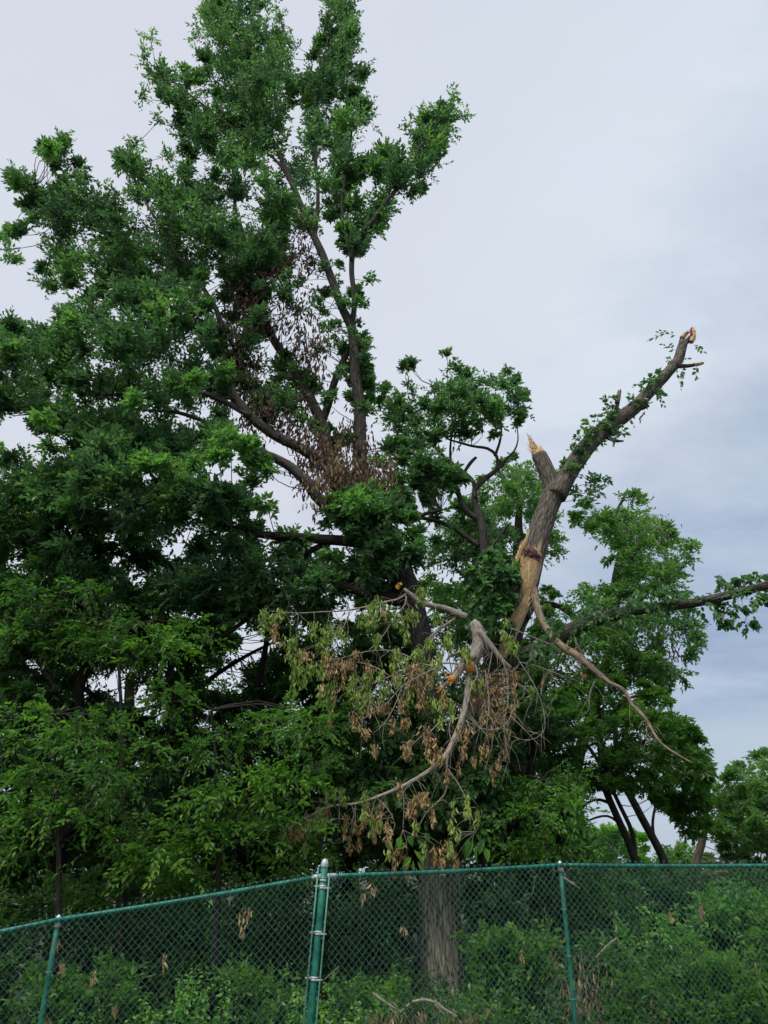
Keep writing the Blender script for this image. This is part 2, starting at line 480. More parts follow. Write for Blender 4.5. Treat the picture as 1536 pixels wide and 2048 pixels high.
M['greenlt'] = paint_mat('weathered_green_coating', (.10, .30, .235), .45, 0, .25)
M['wire'] = paint_mat('green_wire', (.07, .17, .145), .45, 0, .35)
M['steel'] = paint_mat('galvanised_steel', (.55, .57, .58), .5, .4, .3, 30)

def ground_mat():
    m, nt = newmat('leaf_litter_ground'); L = nt.links.new
    tc = nd(nt, 'ShaderNodeTexCoord')
    n1 = nd(nt, 'ShaderNodeTexNoise'); n1.inputs['Scale'].default_value = .9; n1.inputs['Detail'].default_value = 8; L(tc.outputs['Object'], n1.inputs[0])
    n2 = nd(nt, 'ShaderNodeTexNoise'); n2.inputs['Scale'].default_value = 22; n2.inputs['Detail'].default_value = 5; L(tc.outputs['Object'], n2.inputs[0])
    a = ramp(nt, n2.outputs[0], [(.35, (.02, .035, .012)), (.55, (.045, .08, .02)), (.75, (.12, .10, .05))])
    b = ramp(nt, n2.outputs[0], [(.35, (.03, .022, .015)), (.7, (.11, .08, .05))])
    mx = nd(nt, 'ShaderNodeMix', data_type='RGBA'); f = nd(nt, 'ShaderNodeMapRange'); L(n1.outputs[0], f.inputs[0]); f.inputs[1].default_value = .45; f.inputs[2].default_value = .6
    L(f.outputs[0], mx.inputs[0]); L(a, mx.inputs[6]); L(b, mx.inputs[7])
    pr = nd(nt, 'ShaderNodeBsdfPrincipled'); L(mx.outputs[2], pr.inputs['Base Color']); pr.inputs['Roughness'].default_value = .95
    bp = nd(nt, 'ShaderNodeBump'); bp.inputs['Strength'].default_value = .8; bp.inputs['Distance'].default_value = .05; L(n2.outputs[0], bp.inputs['Height']); L(bp.outputs[0], pr.inputs['Normal'])
    o = nd(nt, 'ShaderNodeOutputMaterial'); L(pr.outputs[0], o.inputs[0])
    return m

# ------------------------------------------------------------------ ground
xs = np.concatenate([[-400, -120, -50], np.arange(-24, 24.1, .6), [50, 120, 400]])
ys = np.concatenate([[-200, -60, -15], np.arange(-3, 40, .6), [70, 150, 500]])
X, Y = np.meshgrid(xs, ys)
Z = ground_z(X)
Z = Z + np.array([[mnoise.noise(Vector((x * .5, y * .5, 3))) * .07 if (abs(x) < 23 and -3 < y < 39) else -.05 for x in xs] for y in ys])
gi = np.arange(X.size).reshape(X.shape)
gb = MB()
gb.add(np.stack([X, Y, Z], -1).reshape(-1, 3), np.stack([gi[:-1, :-1], gi[:-1, 1:], gi[1:, 1:], gi[1:, :-1]], -1).reshape(-1, 4))
tag(gb.build('ground', ground_mat()), 'shaded leafy ground under the trees behind the fence', kind='structure')

# ------------------------------------------------------------------ chain link fence
def fence():
    TOPS = [(-980, 2054, 7.7), (-430, 1946, 8.05), (113, 1840, 8.4), (648, 1752, 8.6), (1122, 1730, 9.3), (1640, 1730, 9.9), (2170, 1732, 10.5)]
    TP = [W(*p) for p in TOPS]
    root = thing('chain_link_fence', 'green coated chain link fence running across the bottom in front of the trees', 'fence', tuple(TP[3] - np.array([0, 0, 1.83])))
    H = 1.83
    def post(i, top, bot, r):
        mb = MB(); tube(mb, np.array([[*top, r], [*bot, r]]), .4, 16)
        return mb.build('post', M['green'], root)
    def ring(name, c, ax, r, h, mat, th=.004, par=root):
        mb = MB(); a = unit(np.array(ax)); c = np.array(c)
        tube(mb, np.array([[*(c - a * h / 2), r + th], [*(c + a * h / 2), r + th]]), 1, 16)
        return mb.build(name, mat, par)
    # line posts stand straight, the terminal post leans a little
    for i in (0, 1, 2, 4, 5, 6):
        t = TP[i].copy(); t[1] += .045
        b = t.copy(); b[2] -= H + .1
        p = post(i, t - [0, 0, .02], b, .0245)
        mb = MB(); tube(mb, np.array([[*(t + [0, 0, -.07]), .029], [*(t + [0, 0, .0]), .029], [*(t + [0, 0, .03]), .022], [*(t + [0, 0, .045]), .008]]), .02, 14)
        mb.build('post_cap', M['steel'], p)
        for hz in (.06, .45, .9, 1.3):
            mb = MB(); c = t - [0, 0, hz]
            a = np.linspace(0, 2 * np.pi, 13)
            pts = [[c[0] + .028 * math.cos(x), c[1] - .010 + .036 * math.sin(x), c[2] + .004 * math.sin(3 * x), .0022] for x in a]
            tube(mb, np.array(pts), .01, 5); mb.build('tie_wire', M['steel'], p)
    top = W(650, 1722, 8.6); bot = W(620, 2048, 8.62)
    ax = unit(top - bot); bot = top - ax * 2.1
    tpost = post(3, top - ax * .05, bot, .0365)
    mb = MB(); q = [(0, .040), (.03, .040), (.05, .036), (.07, .026), (.082, .010)]
    base = top - ax * .05
    tube(mb, np.array([[*(base - ax * .01 + ax * h), r] for h, r in q]), .01, 18); mb.build('post_cap', M['steel'], tpost)
    # brace bands, tension bands and bars
    sidev = np.array([1.0, 0, 0])
    for hz, mt in ((.165, 'steel'), (.185, 'steel')):
        ring('rail_end_band', top - ax * hz, ax, .038, .02, M['greenlt'] if hz < .17 else M['steel'], par=tpost)
    for sgn, h0 in ((-1, .06), (1, .12)):
        a = top - ax * h0 + sidev * sgn * .062 + np.array([0, -.03, 0]); b = top - ax * 2.05 + sidev * sgn * .062 + np.array([0, -.03, 0])
        mb = MB(); tube(mb, np.array([[*a, .0095], [*b, .0095]]), .5, 6); mb.build('tension_bar', M['greenlt'], root)
        for k, hh in enumerate((.24, .66, 1.06, 1.5, 1.9)):
            hh += .018 if sgn > 0 else 0
            c = top - ax * hh
            band = ring('tension_band', c, ax, .0375, .02, M['steel'], par=root)
            mb = MB(); e = c + sidev * sgn * .085 + np.array([0, -.03, 0])
            tube(mb, np.array([[*(c + sidev * sgn * .03 + np.array([0, -.03, 0])), .007], [*e, .007]]), .05, 6)
            mb.build('carriage_bolt', M['steel'], band)
    # rails
    for i in range(6):
        a, b = TP[i].copy(), TP[i + 1].copy()
        if i + 1 == 3: b = TP[3] + [-.03, 0, 0]
        if i == 3: a = TP[3] + [.04, 0, 0]
        mb = MB(); d = unit(b - a)
        tube(mb, np.array([[*a, .021], [*((a + b) / 2 + [0, 0, -.012]), .021], [*b, .021]]), .3, 14)
        mb.build('top_rail', M['green'], root)
        if i in (2, 3):
            e = b if i == 2 else a; sg = -1 if i == 2 else 1
            mb = MB(); tube(mb, np.array([[*(e + sg * d * .10), .024], [*(e), .026]]), .05, 14); mb.build('rail_end_cup', M['steel'], root)
    # woven mesh, one picket wire per column of diamonds
    pw, ph = .0355, .038
    for i in range(6):
        a, b = TP[i].copy(), TP[i + 1].copy()
        if i == 2: b = b + [-.065, 0, 0]
        if i == 3: a = a + [.065, 0, 0]
        hd = b - a; Lh = math.hypot(hd[0], hd[1]); hv = np.array([hd[0] / Lh, hd[1] / Lh, 0]); slope = hd[2] / Lh
        nv = np.array([hv[1], -hv[0], 0])
        if nv[1] > 0: nv = -nv
        ncol = int(Lh / pw); rows = int((H - .02) / ph)
        mb = MB(); k = np.arange(rows + 1)
        for c in range(ncol + 1):
            x0 = c * pw
            if x0 + pw > Lh: break
            ph_ = rng.normal(0, .002)
            xx = x0 + pw * .5 + pw * .5 * np.where((k + c) % 2 == 0, -1, 1) * 1.03
            zt = slope * xx + .022 - k * ph + rng.normal(0, .0016, len(k)) + ph_
            bulge = .004 * np.where((k + c) % 2 == 0, 1, -1) + .012 * np.sin(xx * 1.1 + k * .11 + i)
            yy = .034 + bulge
            P = a[None, :] + hv[None, :] * (xx[:, None] + rng.normal(0, .0013, (len(k), 1))) + nv[None, :] * yy[:, None]
            P[:, 2] = a[2] + zt
            r = .0029
            offs = [hv * r, nv * r + np.array([0, 0, r * .3]), -hv * r, -nv * r]
            v = np.stack([P + o for o in offs], 1).reshape(-1, 3)
            ii = np.arange(rows)[:, None] * 4
            q = np.concatenate([ii + [j, (j + 1) % 4, 4 + (j + 1) % 4, 4 + j] for j in range(4)], 0)
            mb.add(v, q)
            # twisted barb above the rail
            d0 = P[0]
            for s in ((-1, 1) if c % 2 == 0 else ()):
                e = d0 + hv * s * .009 + np.array([0, 0, .022]) - nv * .008
                tube(mb, np.array([[*d0, r * .9], [*e, r * .8]]), .1, 4)
        mb.build('wire_mesh', M['wire'], root, kind='stuff')
    return root
fence()

# ------------------------------------------------------------------ the storm damaged elm
BX, BY = 884, 13.5
base = W(884, 1995, 13.5)
elm = thing('elm_tree', 'tall storm-damaged tree with thick furrowed trunk behind the fence and its right leader snapped open', 'tree', (base[0], base[1], float(ground_z(base[0]))))
def limb(name, rows, D, mat, parent, sides=12, wob=.02, ridge=0.0, step=.12, tint=.5, label=None):
    if parent is elm and mat in ('bark', 'bark_dark') and rows[0][2] < 26: rows = [(q[0], q[1], q[2] * .84, *q[3:]) for q in rows]
    if parent is not None and parent.name.startswith(('leaning_tree', 'sapling', 'understory_tree', 'young_tree')): rows = [(q[0], q[1], q[2] * .76, *q[3:]) for q in rows]
    mb = MB(); P = trace(rows, D)
    tube(mb, P, step, sides, wob, ridge, tint, seed=len(rows) + rows[0][0] * .01)
    o = mb.build(name, M[mat], parent)
    if label: o['label'] = label
    return P
LM = []
tr_rows = [(886, 2055, 74), (886, 2015, 62), (884, 1970, 53), (881, 1910, 46), (880, 1850, 42), (878, 1780, 41), (884, 1700, 41), (893, 1620, 40), (897, 1560, 34)]
LM.append(limb('trunk', tr_rows, 13.5, 'bark_big', elm, 72, .01, .12, .04))
LM.append(limb('limb', [(884, 1640, 26), (870, 1520, 24), (854, 1400, 22), (845, 1320, 22), (838, 1260, 23), (822, 1200, 25), (800, 1150, 28), (774, 1100, 29), (753, 1055, 30), (738, 1010, 30), (722, 975, 29)], 13.4, 'bark', elm, 36, .01, .06, .07))
LM.append(limb('limb', [(735, 1000, 24), (722, 950, 20), (720, 900, 17), (720, 850, 15), (719, 810, 14), (712, 760, 13), (708, 700, 12), (703, 655, 11.5), (684, 615, 10), (664, 560, 9.5), (646, 512, 9), (620, 455, 8.5), (598, 400, 7), (575, 345, 6), (548, 285, 5), (512, 220, 3.5), (485, 150, 2.6), (470, 60, 1.8)], 13.4, 'bark', elm, 16, .015, .04))
LM.append(limb('limb', [(702, 665, 7, 13.4), (708, 600, 6.5, 13.3), (703, 540, 6.5, 13.2), (706, 500, 6.5, 13.1), (722, 468, 6.2, 13), (748, 440, 6, 13), (775, 400, 5, 12.9), (806, 360, 3.5, 12.9), (838, 300, 2.5, 12.8), (880, 240, 1.6, 12.8)], 13, 'bark', elm, 10))
LM.append(limb('limb', [(703, 520, 4.2), (690, 455, 3.8), (684, 400, 3.2), (694, 330, 2.6), (705, 250, 2)], 13.1, 'bark', elm, 8))
LM.append(limb('limb', [(630, 470, 6, 13.4), (636, 400, 4.5, 13.6), (632, 330, 4, 13.7), (630, 250, 3, 13.8), (640, 160, 2.5, 13.9), (655, 80, 1.8, 14)], 13.5, 'bark', elm, 8))
LM.append(limb('limb', [(598, 400, 4, 13.4), (560, 330, 3.4, 13.2), (520, 295, 3, 13.1), (470, 260, 2.5, 13), (400, 205, 2, 12.9), (330, 150, 1.4, 12.8)], 13, 'bark', elm, 8))
LM.append(limb('limb', [(722, 985, 24), (690, 955, 17), (667, 935, 15), (632, 915, 14), (593, 892, 12.5), (545, 868, 12), (500, 832, 12), (468, 792, 11), (452, 742, 9), (440, 680, 8), (418, 636, 8.5), (378, 593, 7.5), (340, 572, 6.5), (300, 545, 5), (255, 500, 4), (200, 450, 3), (130, 410, 2), (70, 370, 1.4)], 13.2, 'bark', elm, 16, .015, .04))
LM.append(limb('limb', [(440, 665, 6.5), (437, 628, 6), (412, 585, 5.5), (386, 545, 5), (350, 505, 4.2), (335, 470, 3.6), (300, 420, 3), (270, 360, 2.2), (260, 300, 1.5)], 13, 'bark', elm, 8))
LM.append(limb('limb', [(700, 990, 20, 13.5), (668, 960, 18, 13.7), (655, 915, 17, 13.8), (648, 870, 15, 13.9), (642, 845, 14, 13.9), (614, 785, 11, 14), (575, 722, 10.5, 14), (545, 675, 9.5, 14), (528, 634, 9, 14), (504, 590, 8, 14), (482, 520, 6, 14), (472, 440, 4.5, 14), (466, 340, 3.5, 14), (458, 220, 2.4, 14), (440, 110, 1.6, 14)], 14, 'bark', elm, 14, .015, .04))
LM.append(limb('limb', [(642, 848, 11, 13.9), (657, 808, 9, 13.8), (668, 765, 8.5, 13.7), (684, 728, 8, 13.6), (702, 690, 7, 13.5)], 13.8, 'bark', elm, 10))
LM.append(limb('limb', [(545, 868, 7), (520, 820, 5.5), (500, 760, 5), (470, 700, 4), (440, 650, 3)], 13.6, 'bark', elm, 8))
LM.append(limb('limb', [(735, 1040, 20), (690, 1030, 16), (640, 1000, 14), (612, 962, 13), (573, 928, 11.5), (520, 905, 10), (460, 890, 8), (400, 880, 7), (330, 870, 5), (250, 860, 4), (160, 850, 2.6), (80, 830, 1.6)], 12.8, 'bark', elm, 14, .015, .03))
LM.append(limb('limb', [(500, 832, 7), (440, 800, 6), (378, 778, 5.5), (300, 770, 4.5), (220, 790, 3.5), (120, 760, 2.4), (40, 720, 1.6)], 12.8, 'bark', elm, 8))
LM.append(limb('limb', [(470, 892, 6), (420, 850, 5.5), (378, 832, 5), (335, 822, 4), (260, 815, 3), (180, 780, 2)], 12.5, 'bark', elm, 8))
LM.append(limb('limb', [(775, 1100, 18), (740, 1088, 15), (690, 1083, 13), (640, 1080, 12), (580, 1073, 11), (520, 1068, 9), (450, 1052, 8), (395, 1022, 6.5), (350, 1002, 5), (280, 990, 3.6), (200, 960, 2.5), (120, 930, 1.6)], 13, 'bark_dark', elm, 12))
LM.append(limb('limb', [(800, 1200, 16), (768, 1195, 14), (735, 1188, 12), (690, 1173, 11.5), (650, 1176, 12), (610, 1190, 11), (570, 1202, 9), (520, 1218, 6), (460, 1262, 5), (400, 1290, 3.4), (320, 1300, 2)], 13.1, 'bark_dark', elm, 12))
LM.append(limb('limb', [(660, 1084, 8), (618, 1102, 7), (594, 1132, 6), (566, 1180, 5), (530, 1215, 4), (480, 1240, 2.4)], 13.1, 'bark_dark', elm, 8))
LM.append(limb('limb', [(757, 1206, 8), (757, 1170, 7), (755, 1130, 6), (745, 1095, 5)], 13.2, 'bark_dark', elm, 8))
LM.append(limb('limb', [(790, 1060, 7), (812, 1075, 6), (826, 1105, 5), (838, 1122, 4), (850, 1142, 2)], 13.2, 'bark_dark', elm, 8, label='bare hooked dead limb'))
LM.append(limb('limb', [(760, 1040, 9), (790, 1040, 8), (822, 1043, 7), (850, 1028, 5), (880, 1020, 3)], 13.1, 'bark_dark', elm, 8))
# right, broken leader
LM.append(limb('limb', [(902, 1610, 34), (925, 1530, 29), (946, 1470, 27), (964, 1410, 26), (985, 1350, 26), (1008, 1295, 26), (1030, 1245, 24), (1052, 1205, 20), (1068, 1188, 13)], 13.2, 'bark', elm, 36, .01, .06, .07))
PB = limb('broken_limb', [(1040, 1232, 21), (1052, 1198, 17), (1060, 1165, 18), (1066, 1125, 20), (1075, 1080, 23), (1088, 1040, 21.5), (1100, 1005, 21), (1112, 978, 23)], 13.1, 'bark_mid', elm, 36, .006, .04, .05, label='thick bark-covered limb split open at its foot')
LM.append(PB)
LM.append(limb('broken_limb', [(1108, 990, 18), (1101, 962, 17), (1090, 935, 16), (1078, 910, 15)], 13.1, 'bark_mid', elm, 24, .005, .04, .05, label='short snapped stub of the fork'))
PT = limb('broken_limb', [(1112, 992, 20), (1130, 958, 18.5), (1150, 925, 18), (1176, 892, 17), (1202, 866, 16), (1240, 838, 14.5), (1272, 812, 13), (1300, 782, 11.5), (1335, 746, 10.5), (1355, 722, 10), (1362, 700, 9.5), (1367, 684, 8.5)], 13, 'bark_mid', elm, 24, .008, .05, .06, label='long bare limb rising to a torn tip')
LM.append(PT)
for rows, lab in (([(1272, 812, 8), (1286, 815, 6.5), (1298, 812, 2.5)], None), ([(1205, 868, 7), (1228, 880, 4.5), (1247, 882, 2)], None), ([(1355, 732, 6), (1375, 732, 4.6), (1392, 729, 4)], None), ([(1228, 842, 6), (1232, 820, 5), (1236, 803, 4.6)], None)):
    limb('branch_stub', rows, 12.95, 'bark', elm, 10)
limb('branch_stub', [(1362, 690, 7), (1364, 678, 6), (1368, 668, 4)], 13, 'bark', elm, 10)
limb('branch_stub', [(1366, 690, 7), (1374, 682, 6.5), (1384, 672, 5)], 13, 'bark', elm, 10)
# long low limb running out to the right
PL = limb('limb', [(985, 1352, 22, 13.2), (1030, 1325, 21, 13), (1090, 1290, 20, 12.7), (1150, 1257, 18, 12.4), (1200, 1238, 15, 12.2), (1260, 1222, 13.5, 12), (1320, 1214, 12, 11.8), (1390, 1205, 11, 11.6), (1450, 1192, 10.5, 11.4), (1510, 1177, 10.5, 11.2), (1570, 1160, 10, 11), (1640, 1135, 9, 10.8)], 12, 'bark', elm, 20, .01, .04, .08, label='long low limb reaching out to the right over the fence')
LM.append(PL)

# fresh torn wood
def shard(mb, p0, p1, w, t, tip=.15, n=4):
    """jagged sliver between two world points"""
    p0, p1 = np.array(p0), np.array(p1)
    rows = []
    for u in np.linspace(0, 1, n + 1):
        c = p0 * (1 - u) + p1 * u + (rng.normal(0, w * .18, 3) if 0 < u < 1 else 0)
        rows.append([*c, w * (1 - (1 - tip) * u ** 1.5)])
    tube(mb, np.array(rows), 10, 5, 0, 0)
def torn(name, spine, D, mat, nsh, wsh, Lpx, label=None, dirpx=(0, -1), jig=.5):
    mb = MB(); P = trace(spine, D)
    R = catmull(P, .05)
    tube(mb, P, .03, 22, .004, .05, seed=3.3)
    for k in range(nsh * 5):          # long fibres lying along the break
        i = rng.integers(len(R)); j = min(len(R) - 1, i + int(rng.integers(2, 6)))
        if i == j: continue
        a = rng.uniform(-1, 1); n_ = np.array([a, -math.sqrt(1 - a * a), 0])
        shard(mb, R[i, :3] + n_ * R[i, 3] * 1.0, R[j, :3] + n_ * R[j, 3] * 1.04, wsh * .32, wsh * .3, .3, 3)
    for k in range(nsh):
        i = rng.integers(len(R)); c = R[i, :3]; r = R[i, 3]
        a = rng.uniform(-1, 1)
        o = c + np.array([a * r, -r * math.sqrt(max(0, 1 - a * a)) * 1.0, 0])
        Lm = Lpx * MPP(spine[0][1], D) * rng.uniform(.4, 1.1)
        d = np.array([dirpx[0] + rng.normal(0, jig * .3), rng.normal(-.05, .12), -dirpx[1]]); d = unit(d)
        shard(mb, o, o + d * Lm, wsh * rng.uniform(.6, 1.3), wsh)
    o = mb.build(name, M[mat], elm, smooth=False)
    if label: o['label'] = label
    return o
torn('torn_wood', [(1063, 1103, 18), (1062, 1125, 21), (1060, 1150, 18), (1057, 1178, 12), (1053, 1204, 6)], 12.86, 'wood', 46, .010, 30, 'fresh pale slab of torn wood on the snapped limb', (.06, -1))
torn('torn_wood', [(1056, 1190, 5), (1046, 1216, 10), (1030, 1246, 14), (1015, 1280, 13), (1004, 1316, 9)], 12.82, 'wood', 34, .010, 28, 'lower strip of exposed pale wood', (.5, -1))
torn('torn_wood', [(1028, 1136, 6), (1035, 1116, 4.5), (1043, 1098, 4), (1052, 1084, 2.5)], 12.88, 'wood', 30, .010, 24, 'bent orange slivers beside the break', (.4, -1))
torn('torn_wood', [(1046, 1095, 4), (1054, 1078, 4), (1060, 1060, 3)], 13.05, 'wood', 6, .01, 16, None, (.5, -1))
torn('torn_wood', [(1080, 914, 14.5), (1074, 903, 12), (1068, 893, 6), (1062, 882, 2)], 13.1, 'wood', 18, .013, 22, 'pale splintered end of the short stub', (-.45, -1))
torn('torn_wood', [(1066, 897, 5), (1062, 886, 3), (1058, 874, 1)], 13.08, 'wood', 3, .008, 12, None, (-.45, -1))
torn('torn_wood', [(1364, 676, 5), (1370, 669, 5), (1377, 665, 2)], 12.98, 'wood', 6, .012, 10, None, (.7, -.7))
torn('torn_wood', [(1382, 684, 5), (1386, 674, 5.5), (1388, 662, 3)], 12.97, 'wood', 8, .012, 12, None, (.2, -1))
torn('torn_wood', [(1383, 670, 2.6), (1382, 660, 2.2), (1384, 655, 1.2)], 12.93, 'redwood', 2, .01, 7, 'red sliver at the very tip', (0, -1))
torn('torn_wood', [(1234, 806, 4.8), (1236, 796, 5), (1239, 782, 3.6)], 12.93, 'bark_tan', 5, .01, 8, None, (.1, -1))
torn('torn_wood', [(1388, 729.5, 4), (1398, 728, 3.6), (1406, 726, 3)], 12.94, 'wood', 4, .008, 7, None, (1, .1))
torn('rotten_knot', [(1050, 1098, 5), (1058, 1104, 12), (1066, 1112, 13), (1074, 1118, 6)], 12.74, 'rot', 40, .012, 18, 'dark purplish rotten patch above the torn slab', (.1, .6), 2.6)
mb = MB(); P = trace([(1026, 1140, 12), (1022, 1180, 17), (1024, 1215, 15), (1018, 1238, 8)], 13.15); tube(mb, P, .05, 16, .01, .25)
mb.build('hollow_shade', M['bark_dark'], elm)  # solid dark tube standing in for the shade inside the cavity

ROOT = W(700, 1000, 13.4)
# main crown
crown, twigs, brs = MB(), MB(), MB()
ELM_LEAF = .135
H_MAIN = [(590, 655, 30), (620, 600, 24), (632, 560, 22), (720, 640, 14), (560, 625, 18), (610, 830, 14), (625, 720, 20), (650, 880, 10), (690, 830, 14), (598, 500, 20), (730, 380, 10), (745, 290, 16), (590, 250, 12), (560, 1010, 30), (600, 1020, 25), (520, 985, 14), (410, 820, 16), (300, 745, 8), (350, 830, 10), (280, 420, 10), (205, 360, 14), (300, 310, 16), (180, 470, 8), (490, 420, 14), (380, 700, 10), (460, 660, 10), (640, 640, 12), (170, 575, 6), (475, 925, 12), (340, 1090, 10), (440, 945, 16), (300, 960, 10), (655, 340, 8), (570, 560, 8), (688, 560, 16), (720, 540, 8)]
regions = [
  # poly, D, thick, n, rpx, tint, direction
  ([(420, -60), (545, -60), (560, 60), (590, 130), (600, 200), (560, 260), (500, 270), (440, 250), (400, 180), (395, 100)], 13.4, 1.6, 95, 30, .5),
  ([(300, 90), (330, 130), (390, 140), (460, 200), (470, 260), (420, 290), (350, 260), (345, 210), (295, 170), (285, 110)], 12.8, .8, 34, 24, .55),
  ([(640, -20), (700, -20), (715, 60), (705, 120), (730, 150), (715, 200), (680, 260), (640, 260), (600, 200), (610, 130), (645, 60)], 13.8, 1.0, 56, 26, .42),
  ([(350, 230), (460, 240), (600, 240), (720, 200), (765, 210), (760, 280), (720, 330), (690, 420), (620, 470), (560, 470), (470, 400), (400, 340), (360, 300)], 13.3, 1.6, 100, 30, .5),
  ([(740, 300), (790, 280), (820, 240), (870, 215), (905, 190), (925, 225), (895, 270), (880, 320), (855, 375), (800, 400), (770, 450), (735, 500), (690, 520), (680, 460), (700, 380)], 12.9, .9, 66, 26, .52),
  ([(80, 290), (130, 280), (190, 360), (240, 310), (270, 290), (320, 340), (380, 330), (450, 400), (560, 470), (540, 540), (440, 560), (340, 570), (250, 560), (180, 600), (100, 560), (60, 520), (70, 470), (10, 470), (50, 430), (20, 350), (60, 350), (90, 400), (120, 370)], 13, 1.8, 190, 30, .42),
  ([(100, 560), (250, 540), (400, 570), (440, 640), (470, 760), (440, 850), (330, 870), (200, 880), (110, 860), (60, 830), (-60, 820), (-60, 630), (20, 640), (80, 660), (130, 640), (60, 600)], 12.6, 1.9, 210, 31, .46),
  ([(490, 480), (640, 480), (660, 600), (600, 640), (560, 700), (640, 780), (640, 860), (560, 860), (480, 800), (450, 700), (440, 600)], 13.5, 1.3, 64, 24, .42),
  ([(700, 490), (735, 500), (722, 600), (740, 660), (735, 700), (745, 780), (740, 860), (700, 860), (690, 760), (680, 700), (700, 600)], 13.3, .5, 26, 15, .5),
  ([(60, 840), (200, 850), (330, 860), (470, 850), (540, 920), (560, 980), (480, 1040), (400, 1060), (250, 1060), (130, 1040), (60, 960), (90, 900)], 12.2, 1.6, 150, 30, .45),
  ([(640, 1010), (700, 985), (760, 960), (800, 980), (830, 1000), (800, 1040), (760, 1070), (700, 1060), (650, 1050)], 12.5, .7, 34, 24, .5),
  ([(330, 1050), (480, 1040), (620, 1060), (760, 1100), (800, 1180), (740, 1230), (640, 1240), (520, 1250), (420, 1240), (340, 1160)], 13.2, 1.3, 96, 27, .4),
  ([(690, 1010), (800, 1000), (850, 1060), (840, 1120), (790, 1150), (720, 1130), (690, 1080)], 12.2, .4, 22, 22, .45),
  ([(20, 900), (200, 900), (420, 980), (560, 1060), (560, 1180), (430, 1250), (200, 1180), (-60, 1100), (-60, 960)], 12.8, 1.4, 90, 32, .42),
  ([(760, 880), (830, 880), (900, 930), (930, 960), (900, 1000), (820, 1010), (770, 960), (740, 920)], 13, .8, 26, 20, .45),
  ([(640, 850), (700, 860), (690, 920), (660, 930), (630, 900)], 13.9, .3, 7, 14, .4),
]
for (poly, D, th, n, r, tn) in regions:
    cl = clump_points(poly, D + .35, th, int(n * .84), r * 1.04, H_MAIN)
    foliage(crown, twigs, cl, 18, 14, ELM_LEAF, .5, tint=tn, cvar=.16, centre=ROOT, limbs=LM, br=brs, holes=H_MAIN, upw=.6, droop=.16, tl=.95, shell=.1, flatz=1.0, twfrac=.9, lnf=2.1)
cl = clump_points([(480, 480), (700, 480), (740, 640), (745, 860), (660, 900), (540, 840), (460, 700)], 13.4, 1.2, 60, 13, [(632, 560, 14), (620, 720, 12), (590, 655, 14)])
foliage(crown, twigs, cl, 8, 10, .12, .5, tint=.45, cvar=.12, centre=ROOT, limbs=LM, br=brs, upw=.3, tl=.6)
for (x, y, r, D) in [(300, 75, 14, 12.7), (288, 110, 14, 12.7), (290, 190, 14, 12.7), (320, 240, 12, 12.8), (30, 350, 16, 12.8), (20, 500, 18, 12.8), (10, 470, 14, 12.8), (25, 520, 12, 12.8), (85, 560, 14, 12.8), (130, 280, 14, 12.9), (265, 290, 14, 12.9), (335, 310, 12, 13), (910, 190, 12, 12.9), (930, 230, 12, 12.9), (850, 230, 14, 12.9), (890, 265, 12, 12.9), (660, 10, 18, 13.8), (700, 40, 18, 13.8), (735, 135, 12, 13.8), (735, 200, 12, 13.7), (780, 420, 14, 13), (740, 560, 10, 13.3), (738, 690, 9, 13.3), (420, 20, 20, 13.4), (395, 60, 16, 13.4), (560, 40, 18, 13.4), (585, 90, 16, 13.4)]:
    foliage(crown, twigs, [(x, y, D, r, W(x, y, D))], 9, 12, .12, .48, tint=.6, cvar=.08, centre=ROOT, limbs=LM, br=brs, upw=.5, tl=.7, lnf=3)
# light young leaves, with the sky light on them put into the tint
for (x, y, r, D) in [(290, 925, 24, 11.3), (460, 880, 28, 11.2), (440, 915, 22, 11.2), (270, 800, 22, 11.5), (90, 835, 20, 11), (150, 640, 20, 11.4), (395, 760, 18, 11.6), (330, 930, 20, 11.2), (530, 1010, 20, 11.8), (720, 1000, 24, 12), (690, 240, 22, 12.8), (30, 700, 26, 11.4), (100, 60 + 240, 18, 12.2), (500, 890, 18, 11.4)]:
    foliage(crown, twigs, [(x, y, D, r, W(x, y, D))], 22, 10, .145, .52, tint=.88, cvar=.04, centre=ROOT, limbs=LM, br=brs, upw=.3)
